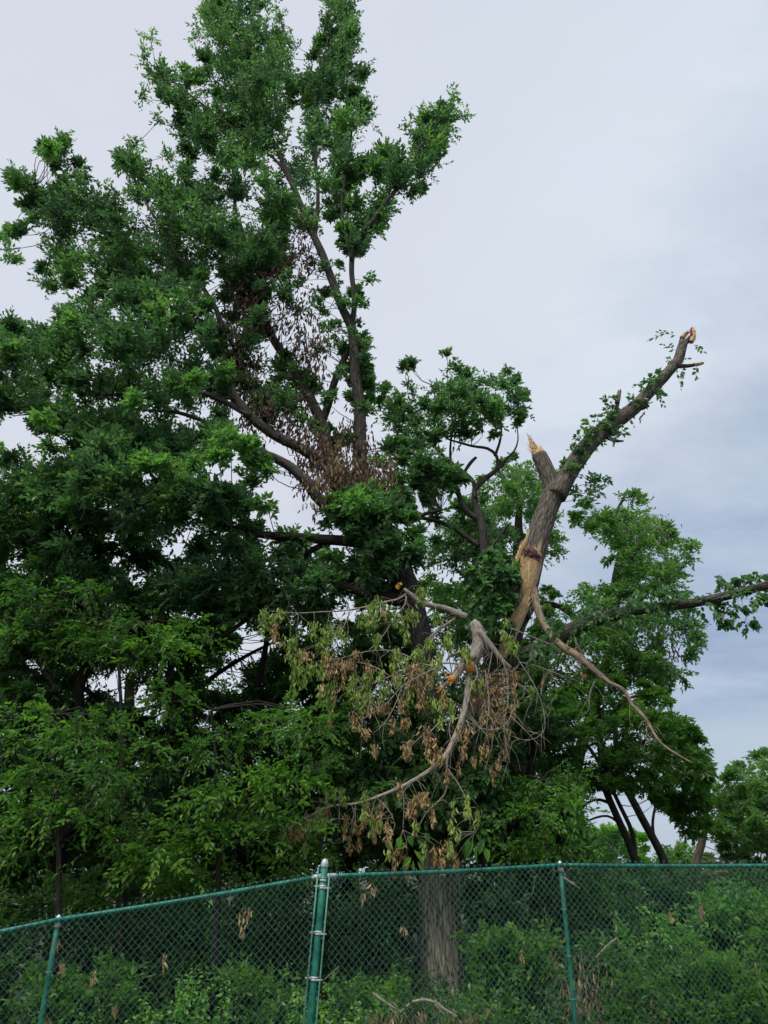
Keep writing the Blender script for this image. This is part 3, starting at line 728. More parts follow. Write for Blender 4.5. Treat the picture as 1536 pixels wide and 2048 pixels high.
# shoots standing on the broken limb
def shoots(specs, mbl, mtw, leafL=.12, nl=7, tint=.5):
    for (x, y, dx, dy, Lpx, D) in specs:
        m = MPP(y, D); o = W(x, y, D); e = W(x + dx, y + dy, D) - o + rng.normal(0, .05, 3)
        n = max(1, int(Lpx / 9))
        sprays(mbl, mtw, np.repeat(o[None], 1, 0), e[None], np.array([Lpx * m]), nl, leafL, .55, True, np.array([tint]), .35, twfrac=1.1, twr=.005)
sh = [(1350, 700, -30, -18, 34, 13), (1352, 672, -28, -6, 40, 13), (1330, 668, -25, 4, 34, 13), (1388, 690, 14, 10, 20, 13), (1345, 725, -10, -8, 16, 13), (1366, 735, 8, 14, 18, 13), (1394, 732, -6, 22, 24, 13), (1350, 735, 10, 34, 40, 12.9),
      (1318, 762, -14, -16, 26, 12.9), (1308, 772, -10, -12, 22, 12.8), (1320, 775, 6, 14, 20, 12.8), (1290, 790, -16, -22, 30, 12.9), (1292, 765, -26, 0, 26, 12.9), (1312, 785, 12, 16, 26, 12.8), (1260, 812, -10, -18, 24, 12.9), (1225, 820, -12, -18, 24, 12.9), (1215, 835, -18, -10, 24, 12.8), (1290, 822, -4, 18, 18, 12.9),
      (1200, 850, -26, 0, 30, 12.8), (1190, 860, -22, -8, 30, 12.8), (1180, 870, -22, -4, 30, 12.8), (1170, 880, -20, 8, 26, 12.8), (1215, 870, 12, 10, 20, 12.8), (1235, 850, 12, 12, 22, 12.8), (1160, 905, -16, -8, 24, 12.8), (1225, 838, -4, -16, 22, 12.8), (1150, 915, -12, 12, 18, 12.7), (1190, 870, 10, 12, 20, 12.8), (1240, 835, -6, -18, 22, 12.8)]
for _ in range(60):
    u = rng.random(); i = int(u * (len(PT) - 4)) + 1
    p = PT[i, :3] * (1 - u % .1) + PT[i + 1, :3] * (u % .1)
    f = rng.random()
    p = PT[i, :3] * (1 - f) + PT[i + 1, :3] * f
    if i > 7 and rng.random() < .65: continue
    d = rng.normal(0, 1, 3); d[2] += .2; d[1] -= .4
    L = rng.uniform(.14, .4)
    sprays(crown, twigs, p[None], d[None], np.array([L]), 6, .10, .55, True, np.array([rng.uniform(.35, .7)]), .3, twfrac=1.1)
shoots(sh, crown, twigs)
# hanging stray shoots below the fork on the right
for (x, y, r) in [(1175, 960, 20), (1190, 985, 20), (1170, 1000, 22), (1205, 960, 14), (1150, 985, 12), (1130, 930, 10)]:
    foliage(crown, twigs, [(x, y, 13, r, W(x, y, 13))], 9, 7, .12, .5, tint=.4, cvar=.1, limbs=LM, br=brs)
for (x, y, r, n) in [(1165, 880, 22, 8), (1185, 850, 20, 8), (1205, 838, 18, 6), (1150, 900, 16, 6), (1222, 800, 14, 5), (1215, 825, 14, 5), (1300, 760, 13, 4), (1240, 870, 14, 5), (1310, 752, 12, 4), (1225, 855, 16, 5), (1145, 935, 14, 4), (1170, 920, 12, 3), (1275, 795, 12, 3), (1320, 790, 9, 3)]:
    foliage(crown, twigs, [(x, y, 12.8, r, W(x, y, 12.8))], n, 8, .105, .58, fine=True, tint=.45, cvar=.1, limbs=[PT], br=brs, brr=.008, droop=.3)
# low limb leaves: vine sleeve near the tree, sprigs further out
for _ in range(150):
    f = rng.random() ** 1.0
    i = int(f * (len(PL) - 1.01)); u = rng.random(); p = PL[i, :3] * (1 - u) + PL[i + 1, :3] * u
    if i >= 5 and rng.random() < .62: continue
    d = rng.normal(0, 1, 3); d[1] -= .5; d[2] -= .1
    sprays(crown, twigs, p[None] + rng.normal(0, .05, (1, 3)), d[None], np.array([rng.uniform(.2, .5)]), 8, .11, .6, True, np.array([rng.uniform(.3, .7)]), .4)
for (x, y, r, n) in [(1350, 1205, 30, 3), (1180, 1215, 34, 10), (1240, 1215, 30, 9), (1290, 1200, 28, 8), (1120, 1250, 34, 9), (1080, 1290, 30, 8), (1330, 1190, 24, 6), (1445, 1165, 14, 5), (1490, 1160, 16, 5), (1520, 1150, 14, 6), (1480, 1165, 18, 4), (1440, 1225, 12, 4), (1478, 1218, 12, 5), (1495, 1245, 14, 6), (1450, 1250, 12, 5), (1440, 1205, 10, 2), (1520, 1200, 12, 5), (1532, 1190, 10, 4)]:
    foliage(crown, twigs, [(x, y, 11.6, r, W(x, y, 11.6))], n, 9, .12, .62, fine=True, tint=.45, cvar=.1, limbs=[PL], br=brs, brr=.008, droop=.5, upw=-.1)
# large vine leaves round the broken leader
VC = clump_points([(960, 1110), (1010, 1080), (1035, 1150), (1030, 1200), (1040, 1250), (1010, 1270), (960, 1290), (935, 1230), (920, 1170)], 12.55, .35, 26, 20)
foliage(crown, twigs, VC, 12, 9, .13, .68, fine=True, tint=.5, cvar=.12, limbs=LM, br=brs, brr=.01, droop=.5, upw=-.1)
crown.build('crown', M['elm'], elm, smooth=False, kind='stuff')
twigs.build('twigs', M['twig'], elm, kind='stuff')
brs.build('small_branches', M['bark_dark'], elm, kind='stuff')

# dead foliage caught in the crotch
def hang_leaves(mb, c, R, n, L, wr=.3, tint=.5, zf=1.0, tv=.2):
    o = rng.normal(0, 1, (n, 3)) * R * .5; o[:, 2] *= zf
    d = rng.normal(0, .28, (n, 3)); d[:, 2] = -1
    nn = rng.normal(0, 1, (n, 3)); nn[:, 2] *= .1
    leaves(mb, c + o, d, nn, L * rng.uniform(.6, 1.2, n), wr, True, np.clip(tint + rng.normal(0, tv, n), 0, 1), .35, .15)
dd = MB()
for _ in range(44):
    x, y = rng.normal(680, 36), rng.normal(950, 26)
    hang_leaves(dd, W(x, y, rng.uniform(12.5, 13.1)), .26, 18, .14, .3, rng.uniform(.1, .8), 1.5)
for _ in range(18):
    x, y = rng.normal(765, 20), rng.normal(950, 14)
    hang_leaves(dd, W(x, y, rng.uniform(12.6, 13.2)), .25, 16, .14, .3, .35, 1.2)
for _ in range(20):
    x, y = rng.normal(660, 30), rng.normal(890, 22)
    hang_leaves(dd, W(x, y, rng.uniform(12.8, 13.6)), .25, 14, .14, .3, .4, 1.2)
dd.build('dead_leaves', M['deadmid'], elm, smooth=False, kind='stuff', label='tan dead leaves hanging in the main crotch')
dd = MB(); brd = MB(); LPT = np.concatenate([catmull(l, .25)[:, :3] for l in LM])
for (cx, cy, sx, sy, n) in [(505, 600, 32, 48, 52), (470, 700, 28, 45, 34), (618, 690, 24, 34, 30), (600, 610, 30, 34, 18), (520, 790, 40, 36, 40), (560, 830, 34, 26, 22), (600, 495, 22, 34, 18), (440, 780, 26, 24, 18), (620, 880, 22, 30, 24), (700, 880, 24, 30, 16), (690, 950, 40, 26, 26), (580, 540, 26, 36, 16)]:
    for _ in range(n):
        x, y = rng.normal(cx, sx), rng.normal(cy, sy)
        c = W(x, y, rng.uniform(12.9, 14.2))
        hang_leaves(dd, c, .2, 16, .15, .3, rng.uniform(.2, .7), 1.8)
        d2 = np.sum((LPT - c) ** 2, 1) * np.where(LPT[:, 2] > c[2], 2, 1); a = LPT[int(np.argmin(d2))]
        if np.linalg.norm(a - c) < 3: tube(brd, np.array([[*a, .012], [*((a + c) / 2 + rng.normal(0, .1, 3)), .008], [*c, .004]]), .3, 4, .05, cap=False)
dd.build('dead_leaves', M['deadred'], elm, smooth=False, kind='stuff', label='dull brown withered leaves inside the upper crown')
brd.build('dead_twigs', M['bark_dark'], elm, kind='stuff')
# squirrel nest
nest = MB(); c0 = W(505, 592, 13.7)
n = 900; o = rng.normal(0, 1, (n, 3)); o = unit(o) * (rng.random(n)[:, None] ** .4) * [.34, .34, .45]
leaves(nest, c0 + o, rng.normal(0, 1, (n, 3)), rng.normal(0, 1, (n, 3)), rng.uniform(.1, .18, n), .45, False, rng.uniform(0, .35, n))
for _ in range(30):
    a = unit(rng.normal(0, 1, 3)) * [.3, .3, .4]; b = a + rng.normal(0, .2, 3)
    tube(nest, np.array([[*(c0 + a), .008], [*(c0 + b), .004]]), .3, 4, tint=.1)
tag(nest.build('squirrel_nest', M['deadred'], smooth=False), 'dark ball of dead leaves and sticks lodged high in the left crown', 'nest')

# ------------------------------------------------------------------ helper: generic tree
def make_tree(name, label, cat, trunkrows, D, polys, mat, leafL, per, nl, tint, bark='bark_dark', holes=(), extra=(), wr=.5, fine=False, flatz=.75, upw=.3, droop=.25, cvar=.14, base=None, group=None, stuff_branches=True, tl=.55, twfrac=.5, fold=.25, rlim=10, lnf=1.3, shell=.45, maxd=2.0):
    b0 = trace([trunkrows[0]], D)[0]
    root = thing(name, label, cat, (b0[0], b0[1], b0[2]), group)
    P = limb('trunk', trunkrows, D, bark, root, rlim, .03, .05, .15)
    lims = [P]
    for e in extra:
        lims.append(limb('limb', e, D, bark, root, 8, .03))
    c, t, b = MB(), MB(), MB()
    cen = P[-1, :3] - np.array([0, 0, 1.5])
    for (poly, Dp, th, n, r, tn) in polys:
        cl = clump_points(poly, Dp, th, n, r, holes)
        foliage(c, t, cl, per, nl, leafL, wr, fine, tn, cvar, flatz, droop, cen, limbs=lims, br=b, upw=upw, tl=tl, twfrac=twfrac, fold=fold, lnf=lnf, shell=shell, maxd=maxd)
    c.build('crown', M[mat], root, smooth=False, kind='stuff')
    if t.n: t.build('twigs', M['twig'], root, kind='stuff')
    if b.n: b.build('branches', M[bark if bark != 'bark_big' else 'bark'], root, kind='stuff')
    return root, lims

# middle tree, stem between the two leaders
mid, _ = make_tree('young_tree', 'slender tree rising between the two leaders, its open rounded crown against the sky', 'tree',
    [(978, 1800, 20), (978, 1600, 18), (978, 1400, 16), (976, 1250, 15), (973, 1160, 14), (969, 1110, 14), (962, 1051, 12), (950, 1008, 9), (952, 975, 7.5), (972, 955, 7), (996, 938, 5.5), (1012, 920, 4), (1028, 903, 2.8), (1036, 880, 1.8), (1034, 850, 1.2)], 14.5,
    [([(742, 762), (790, 775), (812, 712), (850, 738), (900, 698), (918, 725), (975, 735), (1030, 742), (1042, 775), (1068, 815), (1040, 850), (1000, 872), (930, 876), (860, 884), (800, 880), (755, 825)], 14.4, 1.2, 92, 18, .5),
     ([(790, 870), (870, 880), (930, 960), (900, 1010), (830, 960)], 14.3, .5, 12, 14, .4),
     ([(860, 1000), (960, 1010), (1020, 1060), (1010, 1180), (940, 1180), (870, 1100)], 15, .6, 34, 22, .45)],
    'elm', .13, 9, 12, .5, 'bark', [(900, 905, 14), (960, 880, 10), (1000, 890, 10), (860, 905, 10), (820, 900, 8), (700, 800, 10)],
    extra=[[(958, 1040, 9), (932, 1020, 8), (916, 985, 7.5), (905, 955, 6)], [(950, 1000, 8), (948, 966, 6), (927, 945, 5.5), (895, 919, 5), (874, 897, 4.5), (842, 871, 3.5), (820, 850, 2.5)],
           [(996, 940, 5), (993, 913, 4.5), (975, 897, 4), (943, 892, 3.4), (900, 880, 2.4)], [(990, 912, 4), (1000, 885, 3.2), (1003, 860, 2.4), (1000, 830, 1.6)],
           [(958, 1092, 9), (916, 1062, 6.5), (885, 1046, 6), (842, 1036, 5), (818, 1045, 4)], [(905, 955, 5), (900, 900, 3), (905, 840, 2.2), (895, 780, 1.6)],
           [(975, 1130, 6), (984, 1095, 4), (1000, 1070, 3.2), (1018, 1048, 2)], [(928, 945, 4), (942, 925, 5), (952, 915, 4)], [(900, 880, 2.4), (860, 850, 1.8), (820, 810, 1.2)]], lnf=2.8, shell=.05, upw=.4, twfrac=.9, tl=.8)

def rusty(root, spots, D):
    for (x, y, sx, sy, n) in spots:
        mb = MB()
        for _ in range(n): hang_leaves(mb, W(rng.normal(x, sx), rng.normal(y, sy), D + rng.uniform(-.4, .4)), .3, 14, .13, .35, .5, 1.2)
        mb.build('dead_leaves', M['deadred'], root, smooth=False, kind='stuff')
# background trees on the right
Hr = [(1172, 1118, 30), (1150, 1105, 12), (1190, 1130, 14), (1100, 1130, 8), (1130, 1180, 8), (890, 1150, 16), (1160, 1090, 10)]
make_tree('background_tree', 'pale green tree standing behind the broken leader, crown just under its short stub', 'tree',
    [(1040, 1850, 22), (1040, 1500, 18), (1030, 1250, 14), (1035, 1100, 10), (1040, 1000, 6)], 20,
    [([(935, 985), (970, 935), (1010, 915), (1050, 905), (1095, 900), (1120, 930), (1110, 1000), (1150, 1010), (1130, 1100), (1090, 1200), (1000, 1280), (900, 1280), (840, 1200), (835, 1110), (880, 1040)], 20, 2.2, 150, 24, .5)],
    'far', .13, 18, 9, .5, 'bark', Hr, extra=[[(1030, 1250, 9), (980, 1120, 6), (960, 1030, 4)], [(1035, 1150, 8), (1080, 1050, 5), (1090, 960, 3)]], tl=.7)
bt, _ = make_tree('background_tree', 'broad green tree at the right with an airy crown above the long low limb', 'tree',
    [(1120, 1850, 15), (1140, 1600, 13), (1185, 1420, 11), (1220, 1300, 10), (1235, 1150, 10), (1250, 1060, 6)], 18.5,
    [([(1150, 1010), (1200, 985), (1240, 1000), (1250, 970), (1285, 985), (1310, 1025), (1345, 1060), (1395, 1085), (1405, 1110), (1370, 1140), (1380, 1190), (1400, 1240), (1410, 1290), (1380, 1330), (1390, 1370), (1330, 1390), (1250, 1370), (1150, 1390), (1050, 1390), (1040, 1300), (1100, 1200), (1110, 1150), (1190, 1160), (1215, 1110), (1180, 1080), (1130, 1070)], 18.5, 2.4, 205, 25, .5)],
    'far', .13, 18, 9, .48, 'bark', Hr, extra=[[(1235, 1150, 8), (1290, 1080, 5), (1340, 1060, 3)], [(1225, 1250, 8), (1300, 1180, 6), (1370, 1130, 3)], [(1220, 1300, 8), (1130, 1220, 6), (1060, 1200, 4)], [(1240, 1100, 6), (1230, 1040, 4), (1250, 990, 2)], [(1222, 1260, 7), (1300, 1240, 4), (1370, 1260, 2)]], tl=.7)
rusty(bt, [(1310, 1060, 12, 12, 7), (1350, 1320, 8, 12, 5), (1300, 1260, 16, 8, 5)], 17.6)
make_tree('leaning_tree', 'dark forked tree leaning left over the fence at the right under layered foliage', 'tree',
    [(1345, 1880, 13), (1308, 1800, 12), (1280, 1745, 11), (1262, 1700, 10), (1245, 1660, 9.5), (1228, 1620, 9), (1214, 1585, 9), (1203, 1530, 9), (1198, 1460, 7), (1195, 1390, 5)], 16.5,
    [([(1060, 1400), (1150, 1370), (1250, 1345), (1320, 1375), (1370, 1430), (1415, 1490), (1420, 1550), (1400, 1600), (1330, 1610), (1270, 1585), (1210, 1570), (1150, 1590), (1090, 1570), (1060, 1500)], 16.5, 1.8, 165, 23, .33),
     ([(1330, 1580), (1410, 1560), (1420, 1640), (1390, 1690), (1350, 1660)], 17, .8, 20, 20, .4)],
    'light', .12, 18, 9, .35, 'bark_dark', [(1200, 1645, 24), (1240, 1640, 10), (1270, 1640, 12), (1330, 1650, 10), (1180, 1500, 6)],
    extra=[[(1214, 1590, 8), (1225, 1560, 7), (1250, 1520, 5), (1290, 1480, 3)], [(1225, 1610, 5), (1200, 1600, 4), (1175, 1605, 3), (1155, 1630, 2)], [(1243, 1650, 4), (1215, 1632, 3), (1180, 1640, 2.4), (1150, 1660, 1.6)], [(1270, 1710, 6), (1262, 1660, 6), (1240, 1610, 5.5), (1222, 1575, 5)], [(1203, 1530, 6), (1160, 1470, 4), (1120, 1420, 2)], [(1198, 1460, 5), (1250, 1400, 3.5), (1300, 1390, 2)], [(1214, 1585, 6), (1170, 1560, 4), (1120, 1530, 2)], [(1203, 1540, 5), (1300, 1520, 4), (1370, 1510, 2)]], flatz=.55, upw=.1, tl=.5, maxd=1.2)
make_tree('leaning_tree', 'brown slim tree leaning left just right of the dark forked one', 'tree',
    [(1400, 1860, 13), (1360, 1780, 12), (1325, 1715, 11), (1300, 1665, 10), (1275, 1620, 9.5), (1252, 1575, 8.5), (1235, 1520, 8), (1230, 1450, 6)], 19,
    [([(1250, 1440), (1340, 1430), (1420, 1520), (1425, 1600), (1330, 1640), (1290, 1560)], 19.5, 1.2, 42, 22, .45)],
    'light', .12, 16, 9, .45, 'bark', [(1285, 1650, 10), (1330, 1660, 10)], extra=[[(1338, 1745, 6), (1316, 1700, 5), (1306, 1650, 4), (1312, 1600, 3)]], tl=.5, maxd=1.0)
make_tree('roadside_tree', 'mid green tree at the far right edge, its tan trunk bending right over the fence', 'tree',
    [(1370, 1850, 9), (1385, 1775, 8), (1394, 1725, 8), (1402, 1690, 7.5), (1412, 1660, 6), (1440, 1640, 5), (1475, 1625, 4), (1520, 1612, 3)], 23,
    [([(1435, 1570), (1462, 1535), (1500, 1505), (1540, 1490), (1620, 1490), (1640, 1730), (1560, 1735), (1500, 1725), (1450, 1715), (1420, 1660), (1415, 1610)], 23, 2.0, 140, 22, .5)],
    'far', .14, 17, 9, .5, 'bark_tan', (), extra=[[(1404, 1690, 5), (1395, 1660, 4), (1380, 1640, 3)], [(1440, 1640, 4), (1440, 1600, 3), (1460, 1560, 2)]], tl=.6, flatz=.6)
make_tree('small_tree', 'bright yellow-green bushy tree seen beyond the leaning dark trunk', 'tree',
    [(1215, 1800, 8), (1220, 1740, 6), (1222, 1700, 5)], 28,
    [([(1165, 1670), (1200, 1650), (1240, 1655), (1290, 1670), (1300, 1745), (1160, 1745)], 28, 2, 60, 17, .6)],
    'bright', .15, 14, 8, .6, 'bark_dark', ())
for k, (x0, x1, y0, lab, tn) in enumerate([(1280, 1420, 1690, 'low pale green bushy tree beyond the tan trunk at the right', .4), (1050, 1180, 1650, 'dull green tree seen just left of the bright bushy one', .3)]):
    make_tree('small_tree', lab, 'tree', [((x0 + x1) / 2, 1800, 8), ((x0 + x1) / 2, 1730, 5)], 30 + k * 2,
        [([(x0, y0 + 20), ((x0 + x1) / 2, y0 - 5), (x1, y0 + 15), (x1 + 10, 1760), (x0 - 10, 1760)], 30 + k * 2, 2, 44, 18, tn)], 'far', .16, 14, 8, tn, 'bark_dark', ())

# left side trees
make_tree('background_tree', 'yellow-green tree at the far left edge behind the elm crown', 'tree',
    [(-60, 1900, 24), (-40, 1400, 16), (0, 1150, 10), (10, 1000, 6)], 19,
    [([(-120, 920), (-40, 890), (20, 885), (70, 905), (100, 960), (120, 1060), (100, 1250), (60, 1300), (-120, 1300)], 19, 2, 95, 30, .62)],
    'light', .14, 20, 9, .6, 'bark', (), tl=.7)
Hl = [(75, 1325, 9), (175, 1335, 8), (205, 1365, 14), (110, 1345, 10), (270, 1392, 16), (300, 1410, 14), (225, 1330, 8), (440, 1360, 22), (475, 1340, 18), (330, 1460, 12), (345, 1500, 9), (450, 1180, 22), (480, 1225, 26), (380, 1210, 9), (260, 1120, 10), (345, 1080, 24), (520, 1290, 30), (560, 1300, 24), (620, 1260, 20), (410, 1560 - 240, 8), (520, 1420, 8), (550, 1345, 14)]
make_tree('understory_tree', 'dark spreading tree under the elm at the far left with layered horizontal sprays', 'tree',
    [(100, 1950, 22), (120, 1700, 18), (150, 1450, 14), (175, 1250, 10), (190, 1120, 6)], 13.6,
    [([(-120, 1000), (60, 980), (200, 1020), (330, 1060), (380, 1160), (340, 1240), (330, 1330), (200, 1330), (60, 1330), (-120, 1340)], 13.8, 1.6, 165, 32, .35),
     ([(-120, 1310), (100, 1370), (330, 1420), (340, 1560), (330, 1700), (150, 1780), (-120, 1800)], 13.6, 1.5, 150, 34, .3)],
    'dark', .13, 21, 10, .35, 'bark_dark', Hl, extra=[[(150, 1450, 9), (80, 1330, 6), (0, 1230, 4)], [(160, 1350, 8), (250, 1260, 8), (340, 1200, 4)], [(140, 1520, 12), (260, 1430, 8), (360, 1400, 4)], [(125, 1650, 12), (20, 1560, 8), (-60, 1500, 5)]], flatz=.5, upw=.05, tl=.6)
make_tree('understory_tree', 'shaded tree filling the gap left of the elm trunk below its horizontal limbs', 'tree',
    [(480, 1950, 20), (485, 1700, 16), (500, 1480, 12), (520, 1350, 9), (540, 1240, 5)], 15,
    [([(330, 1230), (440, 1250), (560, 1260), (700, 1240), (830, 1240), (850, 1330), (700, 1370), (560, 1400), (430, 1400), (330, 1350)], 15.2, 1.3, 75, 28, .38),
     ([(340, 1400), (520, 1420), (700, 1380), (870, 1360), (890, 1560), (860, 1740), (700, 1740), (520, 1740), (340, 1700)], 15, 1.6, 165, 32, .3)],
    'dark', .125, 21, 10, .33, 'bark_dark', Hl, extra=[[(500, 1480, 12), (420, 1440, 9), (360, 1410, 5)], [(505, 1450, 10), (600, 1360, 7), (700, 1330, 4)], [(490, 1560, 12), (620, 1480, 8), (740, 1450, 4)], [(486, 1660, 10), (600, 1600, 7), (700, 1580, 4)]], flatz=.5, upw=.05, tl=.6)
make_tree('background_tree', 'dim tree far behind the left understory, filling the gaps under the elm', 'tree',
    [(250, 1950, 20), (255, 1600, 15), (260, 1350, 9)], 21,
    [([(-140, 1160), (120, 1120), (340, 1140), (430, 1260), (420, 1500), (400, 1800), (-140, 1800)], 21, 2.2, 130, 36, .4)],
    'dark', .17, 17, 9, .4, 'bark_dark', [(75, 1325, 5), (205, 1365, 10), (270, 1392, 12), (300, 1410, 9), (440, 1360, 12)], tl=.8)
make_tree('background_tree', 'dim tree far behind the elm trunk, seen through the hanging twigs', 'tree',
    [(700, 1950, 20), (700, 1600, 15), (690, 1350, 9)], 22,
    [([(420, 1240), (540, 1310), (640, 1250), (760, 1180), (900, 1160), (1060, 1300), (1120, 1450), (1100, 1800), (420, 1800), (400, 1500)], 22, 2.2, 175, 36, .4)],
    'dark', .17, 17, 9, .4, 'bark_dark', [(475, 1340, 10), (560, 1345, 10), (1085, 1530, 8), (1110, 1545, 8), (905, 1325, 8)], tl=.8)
make_tree('understory_tree', 'middle-distance tree filling the left side under the horizontal elm limbs', 'tree',
    [(330, 1950, 22), (335, 1600, 16), (340, 1400, 11), (345, 1280, 7)], 16.8,
    [([(-120, 1150), (200, 1160), (420, 1190), (640, 1210), (660, 1330), (560, 1420), (300, 1460), (-120, 1460)], 16.8, 1.5, 235, 34, .38),
     ([(-120, 1440), (300, 1440), (640, 1400), (680, 1560), (560, 1740), (-120, 1800)], 16.8, 1.2, 130, 38, .4)],
    'dark', .14, 19, 10, .42, 'bark_dark', [(75, 1325, 3), (205, 1365, 5), (270, 1392, 7), (300, 1410, 5), (440, 1360, 7), (475, 1340, 8), (520, 1290, 9), (480, 1225, 9)], extra=[[(335, 1500, 10), (200, 1400, 7), (60, 1300, 4)], [(338, 1420, 9), (460, 1330, 6), (580, 1270, 3)]], flatz=.5, upw=.05, tl=.6)
make_tree('understory_tree', 'leafy tree behind the hanging dead twigs, left of the broken leader', 'tree',
    [(900, 1950, 14), (905, 1700, 12), (910, 1500, 9), (905, 1350, 6)], 15.5,
    [([(560, 1230), (760, 1200), (900, 1180), (1000, 1300), (1060, 1400), (1060, 1540), (900, 1600), (700, 1580), (580, 1450)], 15.6, 1.0, 110, 27, .5)],
    'dark', .13, 17, 10, .45, 'bark_dark', [(905, 1325, 8), (905, 1300, 6), (640, 1340, 7), (700, 1290, 6), (1000, 1545, 6)], extra=[[(908, 1480, 6), (820, 1400, 4), (720, 1340, 2.5)], [(908, 1450, 5), (980, 1380, 3)]], flatz=.6, upw=.1, tl=.6)
# lit sprays in front of the dark mass: a lower nearer sapling group
SP = [(200, 1245, 60, 16), (290, 1250, 70, 18), (380, 1255, 60, 16), (180, 1275, 40, 14), (250, 1290, 46, 14), (330, 1275, 50, 15), (120, 1440, 60, 18), (200, 1440, 60, 18), (60, 1420, 50, 15), (160, 1470, 60, 16), (270, 1475, 50, 16), (90, 1530, 50, 14), (200, 1530, 50, 14), (345, 1385, 40, 13), (320, 1405, 34, 12), (540, 1430, 60, 13), (600, 1425, 50, 13), (630, 1440, 50, 15), (450, 1470, 50, 14), (400, 1500, 44, 14), (560, 1540, 60, 15), (480, 1560, 60, 16), (410, 1580, 50, 15), (620, 1520, 50, 15), (350, 1640, 60, 16), (440, 1640, 60, 16), (290, 1690, 60, 16), (400, 1690, 56, 16), (330, 1700, 60, 15), (240, 1660, 40, 14), (500, 1620, 60, 15), (580, 1620, 50, 14), (600, 1700, 46, 14), (640, 1690, 30, 13), (30, 1260, 44, 15), (20, 1210, 34, 12), (60, 1180, 34, 12), (170, 1180, 34, 11), (60, 1620, 50, 16), (140, 1620, 60, 16), (200, 1590, 50, 14), (30, 1700, 40, 16), (60, 1560, 50, 16), (250, 1560, 40, 13)]
def sapling(label, x, y0, y1, D, pads, mat, tint, leafL=.093, cat='tree', name='sapling', dens=1.0):
    rt = trace([(x, y0, 9)], D)[0]
    root = thing(name, label, cat, tuple(rt[:3]))
    P = limb('trunk', [(x, y0, 9), (x + 8, (y0 + y1) / 2, 7), (x - 6, y1, 3)], D, 'bark_dark', root, 8, .04)
    c, t, b = MB(), MB(), MB()
    for (px, py, rx, ry) in pads:
        Dp = D + rng.uniform(-.7, .7)
        w = W(px, py, Dp); mpp = MPP(py, Dp)
        n = int(26 * (rx / 50) ** 1.3 * dens) + 6
        off = rng.normal(0, .5, (n, 3)) * [rx * mpp, rx * mpp * .9, ry * mpp * .8]
        # pads sag towards their rim
        off[:, 2] -= .5 * np.hypot(off[:, 0], off[:, 1]) ** 2 / (rx * mpp)
        dr = off * [2, 2, .3] + rng.normal(0, .35, (n, 3)) + [0, -.25, 0]
        sprays(c, t, w + off, dr, rng.uniform(.25, .5, n), 11, leafL, .5, True, np.clip(tint + rng.normal(0, .08, n) + rng.normal(0, .1), 0, 1), .3, flat=.35)
        a = P[:, :3][np.argmin(np.sum((P[:, :3] - w) ** 2, 1))]
        if np.linalg.norm(a - w) < 4.5:
            tube(b, np.array([[*a, .02], [*((a + w) / 2 + [0, 0, .15]), .013], [*w, .006]]), .3, 5, .08, cap=False)
    c.build('crown', M[mat], root, smooth=False, kind='stuff'); t.build('twigs', M['twig'], root, kind='stuff'); b.build('branches', M['bark_dark'], root, kind='stuff')
    return root
sapling('young tree at the left spreading lit green sprays under the elm', 240, 1950, 1260, 11.6, [p for p in SP if p[1] < 1400], 'light', .38, dens=1.0)
sapling('leafy young tree low at the far left with broad sprays', 110, 1950, 1430, 10.9, [p for p in SP if p[1] >= 1400 and p[0] < 280], 'light', .38, dens=.8)
sapling('young tree left of the terminal fence post with light green drooping sprays', 430, 1950, 1420, 11.2, [p for p in SP if p[1] >= 1400 and p[0] >= 280], 'light', .46, dens=.85)

# green trees right of the trunk, above the fence
make_tree('understory_tree', 'shaded green tree directly right of the elm trunk above the fence', 'tree',
    [(1075, 1950, 22), (1070, 1750, 18), (1065, 1600, 14), (1060, 1450, 8)], 14.8,
    [([(1000, 1400), (1060, 1380), (1130, 1430), (1170, 1530), (1170, 1640), (1150, 1720), (1100, 1750), (960, 1750), (950, 1600), (960, 1480)], 14.8, 1.3, 105, 28, .3)],
    'dark', .12, 20, 10, .35, 'bark_dark', [(1085, 1530, 10), (1110, 1545, 10), (1065, 1500, 6)], flatz=.5, upw=.05, tl=.55)
sapling('young tree right of the elm trunk with lit fern-like sprays', 1090, 1950, 1560, 12.6,
    [(1080, 1560, 50, 15), (1140, 1550, 44, 13), (1060, 1620, 50, 15), (1130, 1600, 50, 14), (1090, 1660, 50, 14), (1030, 1580, 40, 14), (1150, 1640, 40, 13), (1040, 1690, 44, 14), (1110, 1700, 40, 12)], 'light', .45)
# big leaved climber hanging round the trunk
vine = thing('climbing_vine', 'dark broad-leaved vine hanging round the elm trunk above the fence', 'vine', tuple(W(900, 1640, 12.6)))
c, t = MB(), MB()
cl = clump_points([(815, 1330), (880, 1330), (895, 1460), (880, 1600), (820, 1560)], 12.7, .25, 13, 15)
foliage(c, t, cl, 9, 8, .115, .62, True, .45, .13, .8, .5, None, upw=-.3, tl=.35)
cl = clump_points([(860, 1420), (930, 1400), (1010, 1420), (1030, 1500), (1000, 1570), (900, 1570), (860, 1520)], 12.75, .3, 14, 18)
foliage(c, t, cl, 10, 8, .12, .62, True, .3, .13, .8, .5, None, upw=-.3, tl=.4)
cl = clump_points([(640, 1400), (740, 1400), (800, 1450), (860, 1500), (890, 1560), (960, 1500), (1010, 1540), (1015, 1620), (980, 1700), (900, 1700), (830, 1690), (740, 1640), (660, 1560), (600, 1480)], 12.6, .7, 105, 24)
foliage(c, t, cl, 12, 9, .135, .62, True, .42, .13, .8, .5, None, upw=-.3, tl=.45)
cl = clump_points([(925, 1780), (970, 1760), (1010, 1800), (1000, 1870), (950, 1860), (935, 1820)], 12.9, .4, 16, 18)
